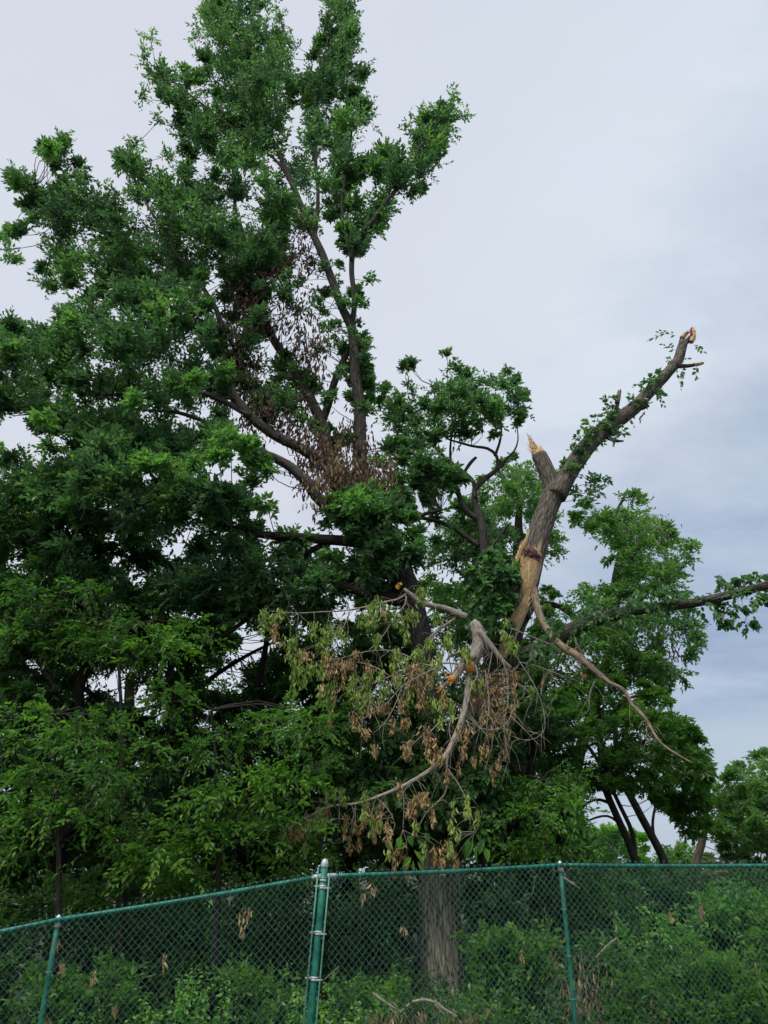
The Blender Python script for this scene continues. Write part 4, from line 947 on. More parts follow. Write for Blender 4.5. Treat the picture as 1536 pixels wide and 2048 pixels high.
foliage(c, t, cl, 11, 8, .11, .7, True, .25, .1, .8, .5, None, upw=-.2, tl=.4)
cl = clump_points([(790, 1760), (822, 1780), (822, 1850), (810, 1900), (770, 1850)], 12.9, .4, 12, 18)
foliage(c, t, cl, 11, 8, .11, .7, True, .22, .1, .8, .5, None, upw=-.2, tl=.4)
c.build('leaves', M['dark'], vine, smooth=False, kind='stuff'); t.build('stems', M['twig'], vine, kind='stuff')

# ------------------------------------------------------------------ hanging broken branches
def hanging(label, loc, parts, name='broken_branch'):
    root = thing(name, label, 'branch', tuple(W(*loc)))
    pts = []
    for (nm, rows, D, mat) in parts:
        if nm == 'twig': rows = [(r_[0], r_[1], max(.62, r_[2] * .72), *r_[3:]) for r_ in rows]
        P_ = limb(nm, rows, D, mat, root, 10 if rows[0][2] > 4 else 6, .012, .06 if rows[0][2] > 4 else 0, .06)
        pts.append(catmull(P_, .08)[:, :3])
    pts = np.concatenate(pts); fine = MB()
    for _ in range(int(len(pts) * .7)):
        a = pts[rng.integers(len(pts))]; L = rng.uniform(.15, .6)
        d = rng.normal(0, .6, 3); d[2] -= .7; d[0] -= .2; d = unit(d)
        b = a + d * L * .5 + rng.normal(0, .03, 3); c = b + unit(d + [0, 0, -.6]) * L * .5 + rng.normal(0, .03, 3)
        tube(fine, np.array([[*a, .0042], [*b, .0032], [*c, .0018]]), .1, 4, cap=False)
    BR_PTS[root.name] = (pts, fine)
    return root
BR_PTS = {}
def finish_twigs():
    for nm, (pts, fine) in BR_PTS.items():
        fine.build('fine_twigs', M['bark_pale'], bpy.data.objects[nm], kind='stuff')
def cut_face(root, x, y, D, r, d=(-.3, -.8, -.5)):
    mb = MB(); c = W(x, y, D); R = r * MPP(y, D); d = unit(np.array(d))
    tube(mb, np.array([[*(c - d * .05), R], [*(c + d * .01), R * 1.02], [*(c + d * .03), R * .8]]), .02, 14, 0, .1)
    for k in range(8):
        o = c + d * .02 + np.cross(d, rng.normal(0, 1, 3)) * R * .8
        shard(mb, o, o + d * .05 + rng.normal(0, .02, 3), .012, .01, n=2)
    mb.build('cut_end', M['cut'], root, smooth=False)
hb = hanging('thick pale broken branch with orange cut ends and a long curved tail before the trunk', (949, 1248, 12.2), [
    ('limb', [(944, 1244, 9), (953, 1256, 13), (959, 1280, 14), (953, 1304, 13.5), (942, 1328, 12.5)], 12.2, 'bark_pale'),
    ('limb', [(950, 1310, 8), (930, 1322, 8.5), (920, 1338, 8.5), (912, 1352, 8.5), (903, 1358, 8)], 12.1, 'bark_pale'),
    ('limb', [(908, 1354, 5), (896, 1366, 4.5), (884, 1375, 4)], 12.1, 'bark_pale'),
    ('limb', [(944, 1320, 8, 12.3), (938, 1352, 6.5, 12.2), (933, 1400, 6.2, 12.1), (924, 1438, 6, 12), (911, 1472, 5.8, 12), (893, 1508, 5.6, 11.9), (872, 1530, 4.4, 11.8), (845, 1550, 3.8, 11.7), (805, 1573, 3.4, 11.6), (752, 1595, 2.8, 11.5), (711, 1607, 2.4, 11.5), (668, 1611, 2.6, 11.4), (629, 1627, 2, 11.4), (570, 1660, 1.2, 11.3)], 12, 'bark_pale'),
    ('limb', [(957, 1262, 7), (968, 1275, 6.5), (988, 1299, 5.5), (1004, 1319, 4.5), (1022, 1336, 3)], 12.1, 'bark_pale'),
    ('twig', [(895, 1510, 3.4), (892, 1550, 3), (889, 1588, 2.4), (852, 1627, 2), (828, 1672, 1.3)], 11.8, 'bark_pale'),
    ('twig', [(896, 1538, 2.2), (922, 1577, 1.8), (938, 1616, 1.6), (953, 1664, 1.2)], 11.7, 'bark_pale'),
    ('twig', [(922, 1434, 2.4), (903, 1440, 2.2), (883, 1442, 2), (862, 1462, 1.8), (840, 1475, 1.6), (800, 1516, 1.1)], 12, 'bark_pale'),
    ('twig', [(902, 1440, 2), (898, 1460, 1.8), (902, 1480, 1.4), (900, 1500, 1)], 12, 'bark_pale'),
    ('twig', [(932, 1440, 2), (939, 1455, 1.8), (936, 1470, 1.5), (928, 1482, 1.2)], 12, 'bark_pale'),
    ('twig', [(950, 1330, 2.6), (955, 1350, 2.2), (944, 1370, 2), (938, 1395, 1.6), (936, 1410, 1)], 11.9, 'bark_pale'),
    ('twig', [(805, 1574, 1.4), (808, 1610, 1.2), (806, 1660, .9)], 11.6, 'bark_pale'),
    ('twig', [(712, 1606, 1.3), (705, 1640, 1.2), (694, 1655, .9)], 11.5, 'bark_pale'),
    ('twig', [(752, 1594, 1.3), (778, 1622, 1.1), (790, 1648, .8)], 11.5, 'bark_pale'),
    ('twig', [(668, 1611, 1.3), (640, 1600, 1.1), (680, 1594, 1.0)], 11.4, 'bark_pale'),
    ('twig', [(1004, 1319, 1.8), (1014, 1350, 1.6), (1016, 1400, 1.4), (1008, 1450, 1.2), (1012, 1500, .9)], 12, 'bark_pale'),
    ('twig', [(970, 1340, 1.8), (978, 1400, 1.6), (974, 1446, 1.2)], 12, 'bark_pale'),
    ('twig', [(985, 1300, 1.4), (965, 1420, 1.2), (985, 1480, 1), (968, 1545, .9)], 12.1, 'bark_pale'),
])
cut_face(hb, 938, 1334, 12.1, 11.5, (-.25, -.85, -.45)); cut_face(hb, 902, 1359, 12.05, 8, (-.8, -.4, -.3)); cut_face(hb, 881, 1377, 12.05, 4.5, (-.8, -.3, -.5))
hb2 = hanging('slimmer grey broken branch reaching left from beside the trunk with an orange torn tip', (930, 1231, 12.3), [
    ('limb', [(934, 1234, 7), (915, 1227, 6.5), (891, 1217, 6), (865, 1212, 5.6), (844, 1205, 5.2), (826, 1192, 4.5), (808, 1178, 3)], 12.3, 'bark_pale'),
    ('twig', [(812, 1188, 3), (796, 1198, 3), (766, 1205, 2.8), (734, 1213, 2.4), (688, 1221, 2), (640, 1224, 1.6), (594, 1226, 1.2), (540, 1222, .8)], 12.2, 'bark_pale'),
    ('twig', [(910, 1237, 3.4), (888, 1252, 3.2), (863, 1272, 3), (844, 1303, 2.8), (832, 1325, 2)], 12.1, 'bark_pale'),
    ('twig', [(866, 1270, 2), (862, 1300, 1.6), (855, 1325, 1)], 12.1, 'bark_pale'),
    ('twig', [(812, 1192, 2.4), (810, 1208, 2.2), (790, 1235, 1.8), (760, 1280, 1.4), (738, 1300, 1)], 12, 'bark_pale'),
    ('twig', [(700, 1222, 1.6), (694, 1240, 1.2), (670, 1290, 1)], 12, 'bark_pale'),
    ('twig', [(916, 1328, 2.6), (890, 1326, 2.4), (863, 1331, 2.4), (836, 1328, 2.2), (800, 1343, 2), (760, 1362, 1.6), (710, 1378, 1.2)], 12, 'bark_pale'),
    ('twig', [(838, 1328, 1.8), (815, 1312, 1.6), (781, 1301, 1.4), (734, 1303, 1.3), (680, 1317, 1)], 12, 'bark_pale'),
    ('twig', [(875, 1334, 1.8), (840, 1352, 1.6), (805, 1372, 1.5), (770, 1410, 1.3), (723, 1440, .9)], 11.9, 'bark_pale'),
    ('twig', [(805, 1372, 1.4), (790, 1410, 1.3), (770, 1445, 1.2), (746, 1467, .8)], 11.9, 'bark_pale'),
    ('twig', [(780, 1352, 1.4), (740, 1330, 1.2), (690, 1322, .9)], 12, 'bark_pale'),
    ('twig', [(760, 1362, 1.3), (742, 1395, 1.1), (735, 1430, .8)], 11.9, 'bark_pale'),
    ('twig', [(930, 1300, 4), (915, 1306, 4), (900, 1312, 3.4), (893, 1322, 2.6)], 12.2, 'bark_pale'),
])
mb = MB()
for (x, y) in [(799, 1174), (803, 1170), (797, 1178)]:
    c = W(x, y, 12.25)
    for k in range(3): shard(mb, c, c + np.array([-.05, -.02, .03]) + rng.normal(0, .02, 3), .016, .02, n=2)
mb.build('torn_tip', M['cut'], hb2, smooth=False)
hb3 = hanging('long bare tan branch dangling out to the lower right from the snapped leader', (1068, 1178, 12.7), [
    ('limb', [(1066, 1168, 6, 12.9), (1070, 1190, 8, 12.8), (1078, 1224, 7.5, 12.7), (1090, 1252, 7.5, 12.6), (1108, 1278, 7.5, 12.5), (1132, 1298, 7.5, 12.4), (1150, 1308, 8, 12.3), (1172, 1326, 7, 12.2), (1198, 1348, 6, 12.1), (1220, 1366, 4.6, 12), (1244, 1378, 4, 12), (1256, 1394, 3.8, 12), (1264, 1410, 3.6, 12), (1285, 1430, 3.6, 11.9), (1300, 1452, 3, 11.9), (1315, 1478, 2.6, 11.8), (1330, 1493, 2.4, 11.8), (1355, 1509, 2, 11.7), (1384, 1526, 1.4, 11.7)], 12.4, 'bark_tan'),
    ('twig', [(1178, 1330, 2), (1160, 1300, 1.6), (1148, 1270, 1.4), (1147, 1250, 1)], 12.3, 'bark_pale'),
    ('twig', [(1190, 1362, 1.6), (1180, 1385, 1.3), (1178, 1415, .9)], 12.1, 'bark_pale'),
    ('twig', [(1288, 1432, 1.2), (1293, 1455, 1), (1292, 1470, .8)], 11.9, 'bark_pale'),
])
hb4 = hanging('tangle of thin pale curling twigs hanging right of the trunk', (1008, 1270, 12.2), [
    ('twig', [(1004, 1262, 2), (1022, 1295, 2), (1039, 1323, 1.9), (1066, 1366, 1.6), (1084, 1410, 1.4), (1090, 1452, 1.3), (1076, 1474, 1.2), (1048, 1480, 1.1), (1018, 1470, .9)], 12.2, 'bark_pale'),
    ('twig', [(1039, 1324, 1.7), (1070, 1331, 1.4), (1100, 1342, 1.3), (1155, 1362, .9)], 12.2, 'bark_pale'),
    ('twig', [(1022, 1256, 1.6), (1055, 1270, 1.5), (1090, 1284, 1.4), (1112, 1294, 1.3), (1120, 1308, 1)], 12.1, 'bark_pale'),
    ('twig', [(1039, 1323, 1.6), (1034, 1336, 1.5), (1024, 1344, 1.3), (1030, 1400, 1.2), (1012, 1470, 1), (1020, 1525, .8)], 12.1, 'bark_pale'),
    ('twig', [(1098, 1338, 1.2), (1112, 1368, 1.1), (1112, 1390, 1), (1104, 1402, .8)], 12.1, 'bark_pale'),
    ('twig', [(1030, 1364, 1.2), (1055, 1382, 1.1), (1063, 1398, 1), (1060, 1412, .8)], 12.1, 'bark_pale'),
    ('twig', [(1022, 1432, 1.2), (1045, 1455, 1.1), (1080, 1492, .8)], 12, 'bark_pale'),
    ('twig', [(960, 1456, 1.2), (985, 1460, 1.2), (1012, 1448, 1.2), (1026, 1420, 1)], 12, 'bark_pale'),
])
# leaf bunches drooping from the broken branches, each its own part
def bunch(root, x, y, D, n, hpx, wpx, L, mat, tint, name):
    mb = MB(); c = W(x, y, D); m = MPP(y, D)
    if root is not None and root.name in BR_PTS:
        pts, fine = BR_PTS[root.name]
        a = pts[int(np.argmin(np.sum((pts - c) ** 2, 1) * np.where(pts[:, 2] < c[2], 1.8, 1)))]
        if np.linalg.norm(a - c) > .02:
            tube(fine, np.array([[*a, .0045], [*((a + c) / 2 + [0, 0, .04] + rng.normal(0, .02, 3)), .0036], [*c, .0025]]), .12, 4, cap=False)
    u = rng.random(n)
    o = np.stack([rng.normal(0, .5, n) * wpx * m * (1 - .4 * u), rng.normal(0, .5, n) * wpx * m, -u * hpx * m], -1)
    d = rng.normal(0, .25, (n, 3)); d[:, 2] -= 1
    nn = rng.normal(0, 1, (n, 3)); nn[:, 2] *= .2
    leaves(mb, c + o, d, nn, L * rng.uniform(.45, 1.25, n), .27, True, np.clip(tint + rng.normal(0, .3, n), 0, 1), .4, .3)
    tube(mb, np.array([[*c, .003], [*(c - np.array([rng.normal(0, .02), 0, hpx * m])), .002]]), .2, 4, tint=.2)
    return mb.build(name, M[mat], root, smooth=False)
brown1 = [(568, 1658, 24, 12), (578, 1672, 18, 10), (600, 1645, 26, 13), (612, 1640, 26, 12), (622, 1632, 20, 10), (590, 1650, 20, 12), (700, 1668, 34, 5), (718, 1660, 32, 5), (735, 1600, 34, 6), (748, 1612, 32, 6), (760, 1620, 26, 5), (774, 1636, 46, 6), (780, 1650, 40, 5), (800, 1562, 28, 10), (822, 1600, 26, 6), (826, 1610, 24, 10), (845, 1582, 24, 8), (852, 1580, 26, 6), (790, 1695, 50, 7), (814, 1712, 38, 7), (802, 1680, 34, 8), (883, 1690, 46, 6), (898, 1680, 20, 5), (908, 1696, 34, 6), (914, 1712, 20, 5), (692, 1625, 30, 6), (640, 1612, 22, 8), (655, 1608, 20, 8), (690, 1645, 26, 5), (850, 1448, 30, 12), (852, 1462, 26, 9), (925, 1488, 28, 9), (868, 1500, 24, 6), (856, 1495, 22, 5), (868, 1690, 30, 6), (750, 1650, 30, 5), (762, 1600, 24, 6), (640, 1640, 20, 6), (710, 1640, 20, 6), (725, 1630, 20, 5), (816, 1612, 14, 10)]
for _ in range(9):
    brown1.append((rng.uniform(790, 960), rng.uniform(1420, 1680), rng.uniform(16, 34), rng.uniform(4, 8)))
for (x, y, h, w) in brown1:
    bunch(hb, x, y, 11.6, int(12 + h * .8 + w), h, w * 1.1, .085, 'dead', rng.uniform(.45, .8), 'dead_leaf_bunch')
brown2 = [(612, 1300, 20, 14), (655, 1305, 24, 16), (672, 1318, 26, 16), (660, 1330, 22, 14), (712, 1300, 16, 8), (736, 1320, 34, 8), (835, 1330, 40, 12), (842, 1350, 40, 10), (845, 1380, 34, 7), (825, 1325, 24, 12), (760, 1400, 24, 12), (775, 1405, 20, 8), (718, 1430, 26, 7), (730, 1455, 18, 6), (785, 1435, 28, 6), (750, 1484, 24, 8), (805, 1396, 24, 7), (820, 1345, 30, 8), (553, 1262, 26, 8), (550, 1245, 20, 8), (768, 1212, 22, 7), (860, 1345, 26, 8), (840, 1400, 20, 6), (700, 1315, 20, 10), (690, 1325, 16, 10)]
for _ in range(14):
    brown2.append((rng.uniform(640, 900), rng.uniform(1330, 1480), rng.uniform(16, 34), rng.uniform(4, 8)))
for (x, y, h, w) in brown2:
    bunch(hb2, x, y, 11.95, int(12 + h * .8 + w), h, w * 1.15, .085, 'dead', rng.uniform(.45, .8), 'dead_leaf_bunch')
brown4 = [(1012, 1335, 30, 12), (1020, 1345, 34, 10), (1026, 1360, 26, 8), (992, 1340, 40, 14), (1000, 1360, 40, 12), (985, 1370, 40, 14), (1000, 1390, 34, 10), (975, 1350, 34, 10), (1030, 1380, 28, 6), (1005, 1425, 28, 8), (1022, 1405, 26, 7), (1026, 1418, 20, 5), (990, 1420, 36, 12), (975, 1400, 30, 10), (965, 1420, 26, 8), (996, 1510, 26, 6), (1010, 1495, 22, 5), (980, 1450, 24, 10), (1030, 1335, 22, 6), (950, 1380, 26, 8), (945, 1440, 22, 7), (1085, 1490 - 130, 10, 5)]
for _ in range(10):
    brown4.append((rng.normal(965, 34), rng.uniform(1340, 1540), rng.uniform(16, 36), rng.uniform(4, 8)))
for (x, y, h, w) in brown4:
    bunch(hb4, x, y, 12.1, int(9 + h * .6 + w), h, w, .085, 'dead', rng.uniform(.3, .75), 'dead_leaf_bunch')
green2 = [(530, 1212, 30, 13), (545, 1225, 34, 12), (528, 1235, 28, 8), (560, 1215, 18, 8), (580, 1270, 40, 12), (592, 1262, 34, 12), (600, 1300, 40, 14), (588, 1310, 34, 12), (608, 1335, 34, 14), (590, 1350, 30, 8), (640, 1275, 20, 10), (650, 1255, 26, 10), (660, 1245, 26, 8), (680, 1250, 20, 7), (690, 1262, 20, 7), (625, 1320, 26, 12), (750, 1198, 34, 8), (756, 1190, 26, 8), (772, 1205, 30, 8), (790, 1220, 30, 9), (805, 1228, 28, 8), (740, 1205, 26, 7), (818, 1210, 26, 10), (840, 1172, 18, 9), (846, 1182, 26, 8), (812, 1255, 28, 6), (830, 1220, 24, 8), (700, 1370, 26, 12), (715, 1380, 24, 12), (735, 1345, 24, 10), (760, 1335, 20, 12), (790, 1320, 22, 14), (810, 1310, 26, 12), (775, 1360, 22, 8), (725, 1400, 26, 10), (745, 1392, 22, 9), (870, 1315, 30, 9), (880, 1300, 24, 8), (860, 1345, 26, 8), (795, 1345, 22, 10), (820, 1370, 26, 8), (865, 1390, 24, 8), (845, 1300, 26, 6), (706, 1350, 20, 10), (668, 1350, 22, 8), (930, 1290, 26, 8), (935, 1300, 20, 7), (650, 1300, 20, 8)]
for _ in range(26):
    green2.append((rng.uniform(560, 900), rng.uniform(1210, 1400), rng.uniform(18, 34), rng.uniform(7, 12)))
for (x, y, h, w) in green2:
    bunch(hb2, x, y, 12.0, int(14 + h * .9 + w), h * 1.1, w * 1.3, .095, 'wilt', rng.uniform(.15, .65), 'wilted_leaf_bunch')
for (x, y, h, w) in [(1008, 1258, 26, 12), (1020, 1268, 26, 9), (1030, 1280, 22, 7), (1015, 1280, 22, 8), (1060, 1370, 20, 7), (880, 1390, 30, 10), (895, 1395, 28, 10), (905, 1405, 30, 8), (960, 1355, 24, 8), (945, 1355, 24, 7), (1012, 1235, 16, 7), (880, 1430, 26, 9)]:
    bunch(hb4, x, y, 12.0, int(9 + h * .55 + w), h, w, .095, 'wilt', rng.uniform(.3, .8), 'wilted_leaf_bunch')
for (x, y, h, w) in [(rng.uniform(590, 960), rng.uniform(1560, 1690), rng.uniform(16, 30), rng.uniform(5, 9)) for _ in range(16)] + [(668, 1572, 20, 12), (655, 1580, 24, 8), (640, 1615, 24, 9), (632, 1625, 22, 7), (610, 1630, 18, 7), (648, 1632, 20, 6), (690, 1560 + 30, 16, 8), (725, 1615, 18, 6)]:
    bunch(hb, x, y, 11.4, int(8 + h * .5 + w), h, w, .09, 'wilt', rng.uniform(.3, .8), 'wilted_leaf_bunch')
for (x, y, h, w) in [(1293, 1456, 20, 4), (1132, 1325, 14, 4), (1165, 1340, 14, 8)]:
    bunch(hb3, x, y, 12.0, 10, h, w, .08, 'dead', .6, 'dead_leaf_bunch')
# fresh big leaves at the end of the hanging twigs, each leaf a part
def big_leaf(root, x, y, D, dx, dy, Lpx, tint, wr=.55):
    mb = MB(); m = MPP(y, D); o = W(x, y, D); d = W(x + dx, y + dy, D) - o
    leaves(mb, o[None], d[None] + rng.normal(0, .01, (1, 3)), np.array([[rng.normal(0, .4), -1, .5]]), np.array([Lpx * m]), wr, True, tint, .18, .15)
    return mb.build('leaf', M['bright'], root, smooth=False)
for (x, y, dx, dy, L, tn, wr) in [(802, 1672, -8, 24, 26, .75, .6), (815, 1670, 10, 22, 24, .3, .6), (822, 1715, -14, 18, 26, .5, .5), (828, 1700, 22, 30, 34, .8, .35), (826, 1720, 2, 40, 34, .5, .2), (835, 1722, 18, 26, 30, .75, .25), (812, 1690, -14, 4, 22, .5, .5), (850, 1665, 8, 18, 20, .2, .6), (946, 1680, -12, 36, 34, .3, .3), (950, 1690, 4, 40, 34, .5, .18), (938, 1676, -6, 30, 28, .25, .4), (970, 1695, 8, 26, 28, .85, .55), (965, 1680, -6, 26, 28, .1, .6), (955, 1668, 10, 18, 20, .3, .4), (960, 1660, 14, 10, 18, .4, .5), (930, 1690, 0, 30, 26, .1, .5), (842, 1655, -14, 10, 18, .3, .5), (834, 1680, 10, 10, 18, .5, .5), (975, 1672, 6, 18, 18, .3, .5), (952, 1650, -10, 8, 18, .35, .4)]:
    big_leaf(hb, x, y, 11.5, dx, dy, L, tn, wr)

finish_twigs()
# ------------------------------------------------------------------ shrubs and weeds behind the fence
def shrub(label, pads, D, mat, tint, leafL=.085, n=26, name='shrub', cat='shrub', wr=.6, group=None, depth=.5, nl=9, up=.5, tl=.38, droop=.25):
    xs_ = np.mean([p[0] for p in pads]); b = W(xs_, 2040, D)
    gz = float(ground_z(b[0]))
    root = thing(name, label, cat, (b[0], D, gz), group)
    c, t, s = MB(), MB(), MB()
    for (px, py, rx, ry) in pads:
        Dp = D + rng.uniform(-depth, depth); w = W(px, py, Dp); m = MPP(py, Dp)
        k = int(n * (rx * ry / 1600) ** .8) + 4
        off = unit(rng.normal(0, 1, (k, 3))) * rng.uniform(.5, 1, (k, 1)) * [rx * m, rx * m * .8, ry * m]
        dr = off * 1.2 + rng.normal(0, .15, (k, 3)) + [0, -.05, up * .3]
        sprays(c, t, w + off * .8, dr, rng.uniform(.5, 1, k) * tl, nl, leafL, wr, True, np.clip(tint + rng.normal(0, .1) + rng.normal(0, .09, k), 0, 1), droop, flat=.45)
        g = np.array([b[0] + (w[0] - b[0]) * .6, D, gz])
        tube(s, np.array([[*g, .012], [*((g + w) / 2 + rng.normal(0, .06, 3)), .009], [*w, .005]]), .25, 5, .05, cap=False, tint=.4)
    c.build('foliage', M[mat], root, smooth=False, kind='stuff'); t.build('twigs', M['twig'], root, kind='stuff'); s.build('stems', M['bark_dark'], root, kind='stuff')
    return root
def fill(x0, x1, y0, y1, n, r0=26, r1=40):
    return [(rng.uniform(x0, x1), rng.uniform(y0, y1), rng.uniform(r0, r1), rng.uniform(r0 * .8, r1 * .8)) for _ in range(n)]
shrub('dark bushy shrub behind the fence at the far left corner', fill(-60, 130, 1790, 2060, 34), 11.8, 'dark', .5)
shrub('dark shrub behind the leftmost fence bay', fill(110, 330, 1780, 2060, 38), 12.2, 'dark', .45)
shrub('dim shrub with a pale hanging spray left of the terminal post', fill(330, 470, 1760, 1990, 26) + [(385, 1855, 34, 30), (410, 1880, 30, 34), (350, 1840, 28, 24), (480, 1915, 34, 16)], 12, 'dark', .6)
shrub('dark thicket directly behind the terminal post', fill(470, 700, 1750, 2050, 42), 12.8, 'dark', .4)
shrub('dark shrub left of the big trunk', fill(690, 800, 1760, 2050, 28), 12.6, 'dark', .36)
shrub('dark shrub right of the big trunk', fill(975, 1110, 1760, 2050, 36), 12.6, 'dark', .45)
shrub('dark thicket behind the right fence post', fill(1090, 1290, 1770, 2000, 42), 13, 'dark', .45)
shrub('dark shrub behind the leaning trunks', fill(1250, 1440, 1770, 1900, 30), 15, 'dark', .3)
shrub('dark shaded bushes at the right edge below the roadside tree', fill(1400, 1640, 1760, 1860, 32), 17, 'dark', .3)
shrub('bright green bush low in front at the right of the fence post', [(1270, 1880, 40, 22), (1320, 1900, 44, 26), (1350, 1880, 36, 22), (1300, 1930, 44, 24), (1250, 1910, 34, 20), (1340, 1940, 40, 22), (1380, 1910, 30, 22), (1320, 1855, 34, 14)], 10.9, 'bright', .42, .075, 26)
shrub('rounded light green bush at the right, tallest there', fill(1410, 1520, 1800, 1900, 16, 26, 36) + [(1440, 1800, 34, 20), (1480, 1800, 34, 18), (1500, 1830, 30, 20)], 12, 'bright', .28, .085, 30)
shrub('leafy bush at the right edge of the fence', fill(1500, 1620, 1830, 1980, 20), 11.4, 'light', .5)
shrub('mid green bush between the fence post and the bright bush', fill(1150, 1260, 1900, 2050, 18), 11, 'dark', .55)
shrub('low green bush in the bottom right corner', fill(1400, 1560, 1950, 2060, 26), 10.3, 'light', .62, .08)
shrub('small leafy bush behind the fence bottom right of centre', fill(1250, 1420, 1960, 2060, 24), 10.5, 'light', .45, .08)
shrub('low mid green bush spreading over the bottom of the left bays', fill(60, 330, 1960, 2060, 16, 22, 34), 10.9, 'light', .4, .08)
shrub('low green growth directly left of the terminal post', fill(470, 610, 1960, 2060, 10, 20, 30), 10.8, 'light', .5, .08)
shrub('low leafy growth before the trunk, right of the terminal post', fill(690, 850, 1990, 2060, 12, 20, 30), 10.8, 'light', .5, .08)
shrub('low bush right of the trunk foot', fill(940, 1080, 1880, 2050, 24), 11.2, 'light', .5, .09)
def weed(label, x, ytop, D, mat='bright', tint=.5, n=1, spread=16, leafL=.085, group=None):
    gz = float(ground_z(W(x, 2000, D)[0])); top = W(x, ytop, D)
    root = thing('weed_plant', label, 'plant', (float(top[0]), D, gz), group)
    c, s = MB(), MB()
    m = MPP(ytop, D)
    for k in range(n):
        tx = top + np.array([rng.normal(0, spread) * m * 1.0, rng.normal(0, .12), -abs(rng.normal(0, .18))]) if k else top
        g = np.array([top[0] + rng.normal(0, .1), D + rng.normal(0, .1), gz])
        P = np.array([[*g, .006], [*((g + tx) / 2 + rng.normal(0, .03, 3)), .005], [*tx, .003]])
        tube(s, P, .1, 5, tint=.5)
        R = catmull(P, .035)[:, :3]; R = R[len(R) // 4:]
        N = len(R) * 3; i = np.repeat(np.arange(len(R)), 3)
        a = rng.uniform(0, 2 * np.pi, N); f = 1 - .55 * (i / len(R))
        d = np.stack([np.cos(a), np.sin(a), rng.normal(-.05, .25, N)], -1)
        st = R[i] + unit(d) * (.07 * f * rng.uniform(.3, 1.2, N))[:, None]
        leaves(c, st, d + [0, 0, -.3], np.array([0, 0, 1]) + rng.normal(0, .35, (N, 3)), leafL * f * rng.uniform(.7, 1.2, N), .85, True, np.clip(tint + rng.normal(0, .15, N) + .25 * (i / len(R)), 0, 1), .15, .1)
    c.build('leaves', M[mat], root, smooth=False, kind='stuff'); s.build('stems', M['twig'], root)
weed('tallest weed with heart-shaped leaves left of the terminal post', 390, 1930, 9.9, 'bright', .5, 9, 26)
weed('pair of thin weeds just left of the terminal post, second clump', 452, 1955, 9.9, 'bright', .6, 3, 10)
weed('pale weed low in the bottom left behind the fence', 290, 2000, 9.8, 'bright', .65, 7, 24)
weed('small leafy weed by the left foot of the terminal post', 592, 1968, 9.8, 'bright', .5, 3, 14)
weed('weed directly right of the terminal post', 655, 1965, 9.8, 'bright', .45, 3, 8)
weed('light green ragged weed between the terminal post and the trunk', 712, 2000, 9.9, 'bright', .6, 7, 22)
weed('cluster of pale nettles in front of the trunk foot', 880, 1975, 11.2, 'bright', .42, 9, 40)
weed('leafy weed left of the trunk foot', 790, 1945, 11.4, 'bright', .25, 7, 30)
weed('low weed patch right of the trunk foot', 985, 2000, 10.2, 'bright', .35, 9, 34)
weed('short weed patch at the bottom centre', 620, 2020, 9.8, 'bright', .3, 5, 26)
weed('grassy weed left of the right fence post', 1065, 2010, 10.4, 'bright', .3, 6, 24)
weed('short weed right of the right fence post', 1215, 2000, 10.3, 'bright', .35, 6, 24)
weed('tall weed at the bottom right corner', 1480, 1975, 10, 'bright', .4, 9, 34)
weed('dim weed behind the leftmost bay', 200, 2010, 10, 'bright', .1, 5, 30)
weed('weed with pale tips right of the bright bush', 1400, 1985, 10.1, 'bright', .3, 6, 24)
# dry stalks
def dry(label, x, y, D, n, spread, h):
    b = W(x, y, D); root = thing('dry_stalks', label, 'plant', tuple(b))
    m = MB(); l = MB(); mp = MPP(y, D)
    for k in range(n):
        g = b + np.array([rng.normal(0, spread) * mp, rng.normal(0, .2), 0])
        e = g + np.array([rng.normal(0, .15), rng.normal(0, .1), rng.uniform(.5, 1) * h * mp])
        tube(m, np.array([[*g, .004], [*((g + e) / 2 + rng.normal(0, .04, 3)), .003], [*e, .002]]), .1, 4)
        hang_leaves(l, (g + e) / 2, h * mp * .4, 9, .09, .25, .5, 1.2)
    m.build('stems', M['bark_pale'], root); l.build('dead_leaves', M['dead'], root, smooth=False, kind='stuff')
dry('dry tan stalks just right of the right fence post', 1170, 2045, 10.6, 26, 22, 130)
dry('brown withered patch beside the bright bush at the right', 1440, 1960, 10.7, 18, 30, 60)
dry('dry brown stalks at the bottom between the post and the right bushes', 1270, 2050, 10.5, 14, 20, 90)
dry('fallen brown grass in front of the trunk foot', 850, 2055, 10, 24, 60, 40)
# dead leaf bunches lodged behind the mesh
for (x, y, h, w, lab) in [(488, 1810, 50, 18, 'large brown leaf bunch caught in the shrub left of the terminal post'), (330, 1905, 26, 5, 'narrow tan leaf bunch hanging behind the middle of the left bay'), (190, 1940, 20, 8, 'tan leaf bunch behind the mesh low in the left bay'), (126, 1925, 16, 5, 'slim tan leaf bunch beside the left fence post'), (118, 1876, 14, 8, 'small brown leaf bunch high beside the left fence post'), (232, 2008, 14, 8, 'brown leaf bunch near the bottom left of the fence'), (96, 2035, 20, 8, 'brown leaves at the foot of the left fence post'), (746, 1765, 16, 8, 'pale leaf bunch behind the rail right of the terminal post'), (727, 1785, 14, 6, 'tan leaf bunch just under the rail right of the terminal post'), (808, 1850, 18, 8, 'tan leaf bunch left of the big trunk'), (1044, 1896, 20, 4, 'tan leaf bunch halfway between trunk and right post'), (1340, 1820, 12, 8, 'tan leaf bunch below the leaning trunks'), (1401, 1810, 26, 6, 'tan leaf bunch below the tan trunk')]:
    o = bunch(None, x, y, 10.3, int(6 + h * .4), h, w, .085, 'dead', .6, 'dead_leaf_bunch')
    tag(o, lab, 'dead leaves', 'dead leaf bunches lodged behind the fence')
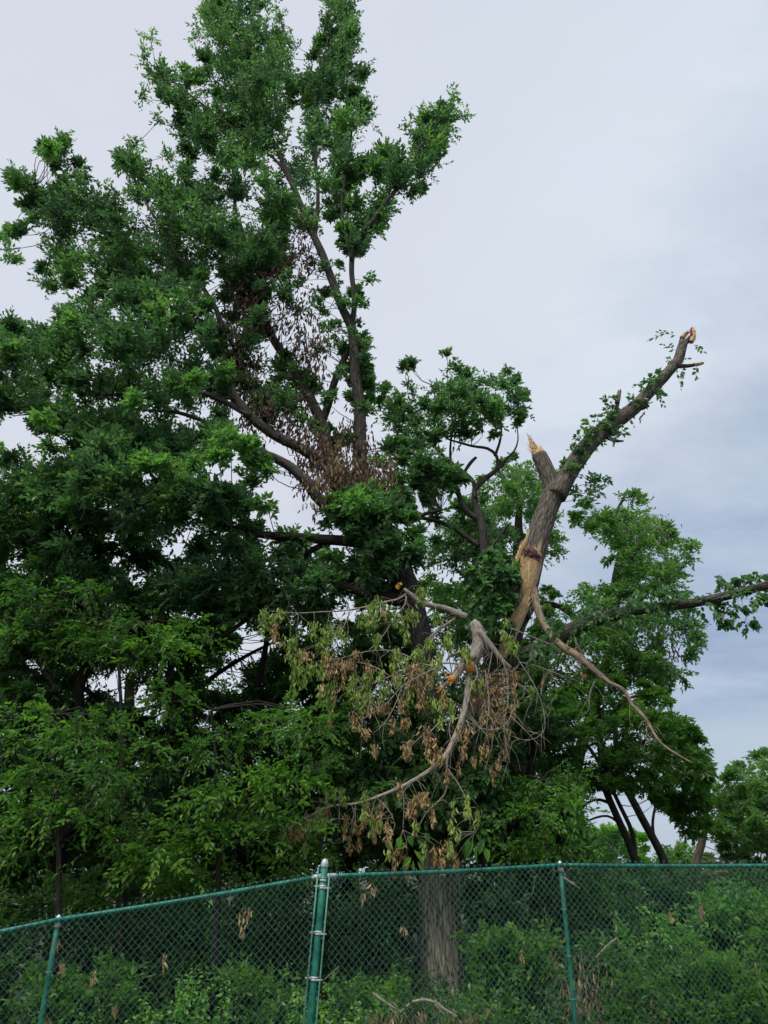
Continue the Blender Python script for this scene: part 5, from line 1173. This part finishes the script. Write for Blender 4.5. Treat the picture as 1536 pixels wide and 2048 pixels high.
# fallen bare branches
def fallen(label, parts, D):
    root = thing('fallen_branch', label, 'branch', tuple(W(parts[0][0][0], parts[0][0][1], D)))
    for rows in parts: limb('limb' if rows[0][2] > 2.5 else 'twig', rows, D, 'bark_pale', root, 6, .02)
fallen('bare grey fallen branch arching over the weeds before the trunk foot', [[(745, 1985, 2.2), (780, 2012, 2.6), (810, 2028, 2.2)], [(800, 2028, 2.8), (822, 2005, 3), (850, 2000, 3), (868, 2005, 2.6)], [(868, 2002, 3.4), (890, 2020, 3.2), (912, 2034, 3.6), (922, 2050, 3)], [(860, 1998, 2), (880, 2020, 1.6), (895, 2040, 1.2)]], 10)
fallen('thin pale broken twig leaning in the thicket right of the right post', [[(1235, 1875, 1.8), (1210, 1895, 1.6), (1190, 1918, 1.4)], [(1235, 1875, 1.4), (1232, 1850, 1)]], 10.6)
fallen('frayed wire-like twig caught on the mesh by the right post cap', [[(1126, 1754, 1), (1145, 1768, 1.1), (1160, 1777, .9)], [(1124, 1735, .7), (1132, 1756, .6), (1150, 1770, .5)], [(1142, 1764, .7), (1152, 1766, .6)]], 9.2)
fallen('pale twig poking out right of the terminal post', [[(648, 1960, 1.1), (665, 1945, 1), (678, 1932, .7)]], 9.3)

# ground cover and a far wood that closes the view
gc, gt = MB(), MB()
n = 6400
gx = rng.uniform(-11, 13, n); gy = rng.uniform(9.3, 16, n)
org = np.stack([gx, gy, ground_z(gx) + rng.uniform(.02, .45, n) * rng.random(n) ** .5], -1)
dr = rng.normal(0, .8, (n, 3)); dr[:, 2] = abs(dr[:, 2]) + .5
sprays(gc, None, org, dr, rng.uniform(.15, .4, n), 7, .08, .65, False, np.clip(rng.normal(.4, .2, n), 0, 1), .3)
tag(gc.build('undergrowth', M['dark'], smooth=False, kind='stuff'), 'low leafy undergrowth covering the ground behind the fence')
# backing of far foliage: one wood seen through the gaps
wd, wt = MB(), MB()
for (x0, x1, y0, y1, D, nn, r) in [(-150, 900, 1560, 1950, 21, 170, 46), (850, 1250, 1690, 1900, 24, 50, 40), (1150, 1700, 1735, 1850, 26, 60, 34), (1650, 2500, 1660, 1850, 27, 90, 44), (-1100, -150, 1450, 1900, 21, 110, 50)]:
    for _ in range(nn):
        x, y = rng.uniform(x0, x1), rng.uniform(y0, y1); d = D + rng.uniform(-2, 2)
        foliage(wd, None, [(x, y, d, r, W(x, y, d))], 16, 8, .22, .55, tint=.3, cvar=.1, tl=.9)
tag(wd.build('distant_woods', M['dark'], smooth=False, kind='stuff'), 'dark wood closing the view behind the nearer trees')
print('TRIS', sum(len(m.polygons) for m in bpy.data.meshes), 'objs', len(bpy.data.objects))
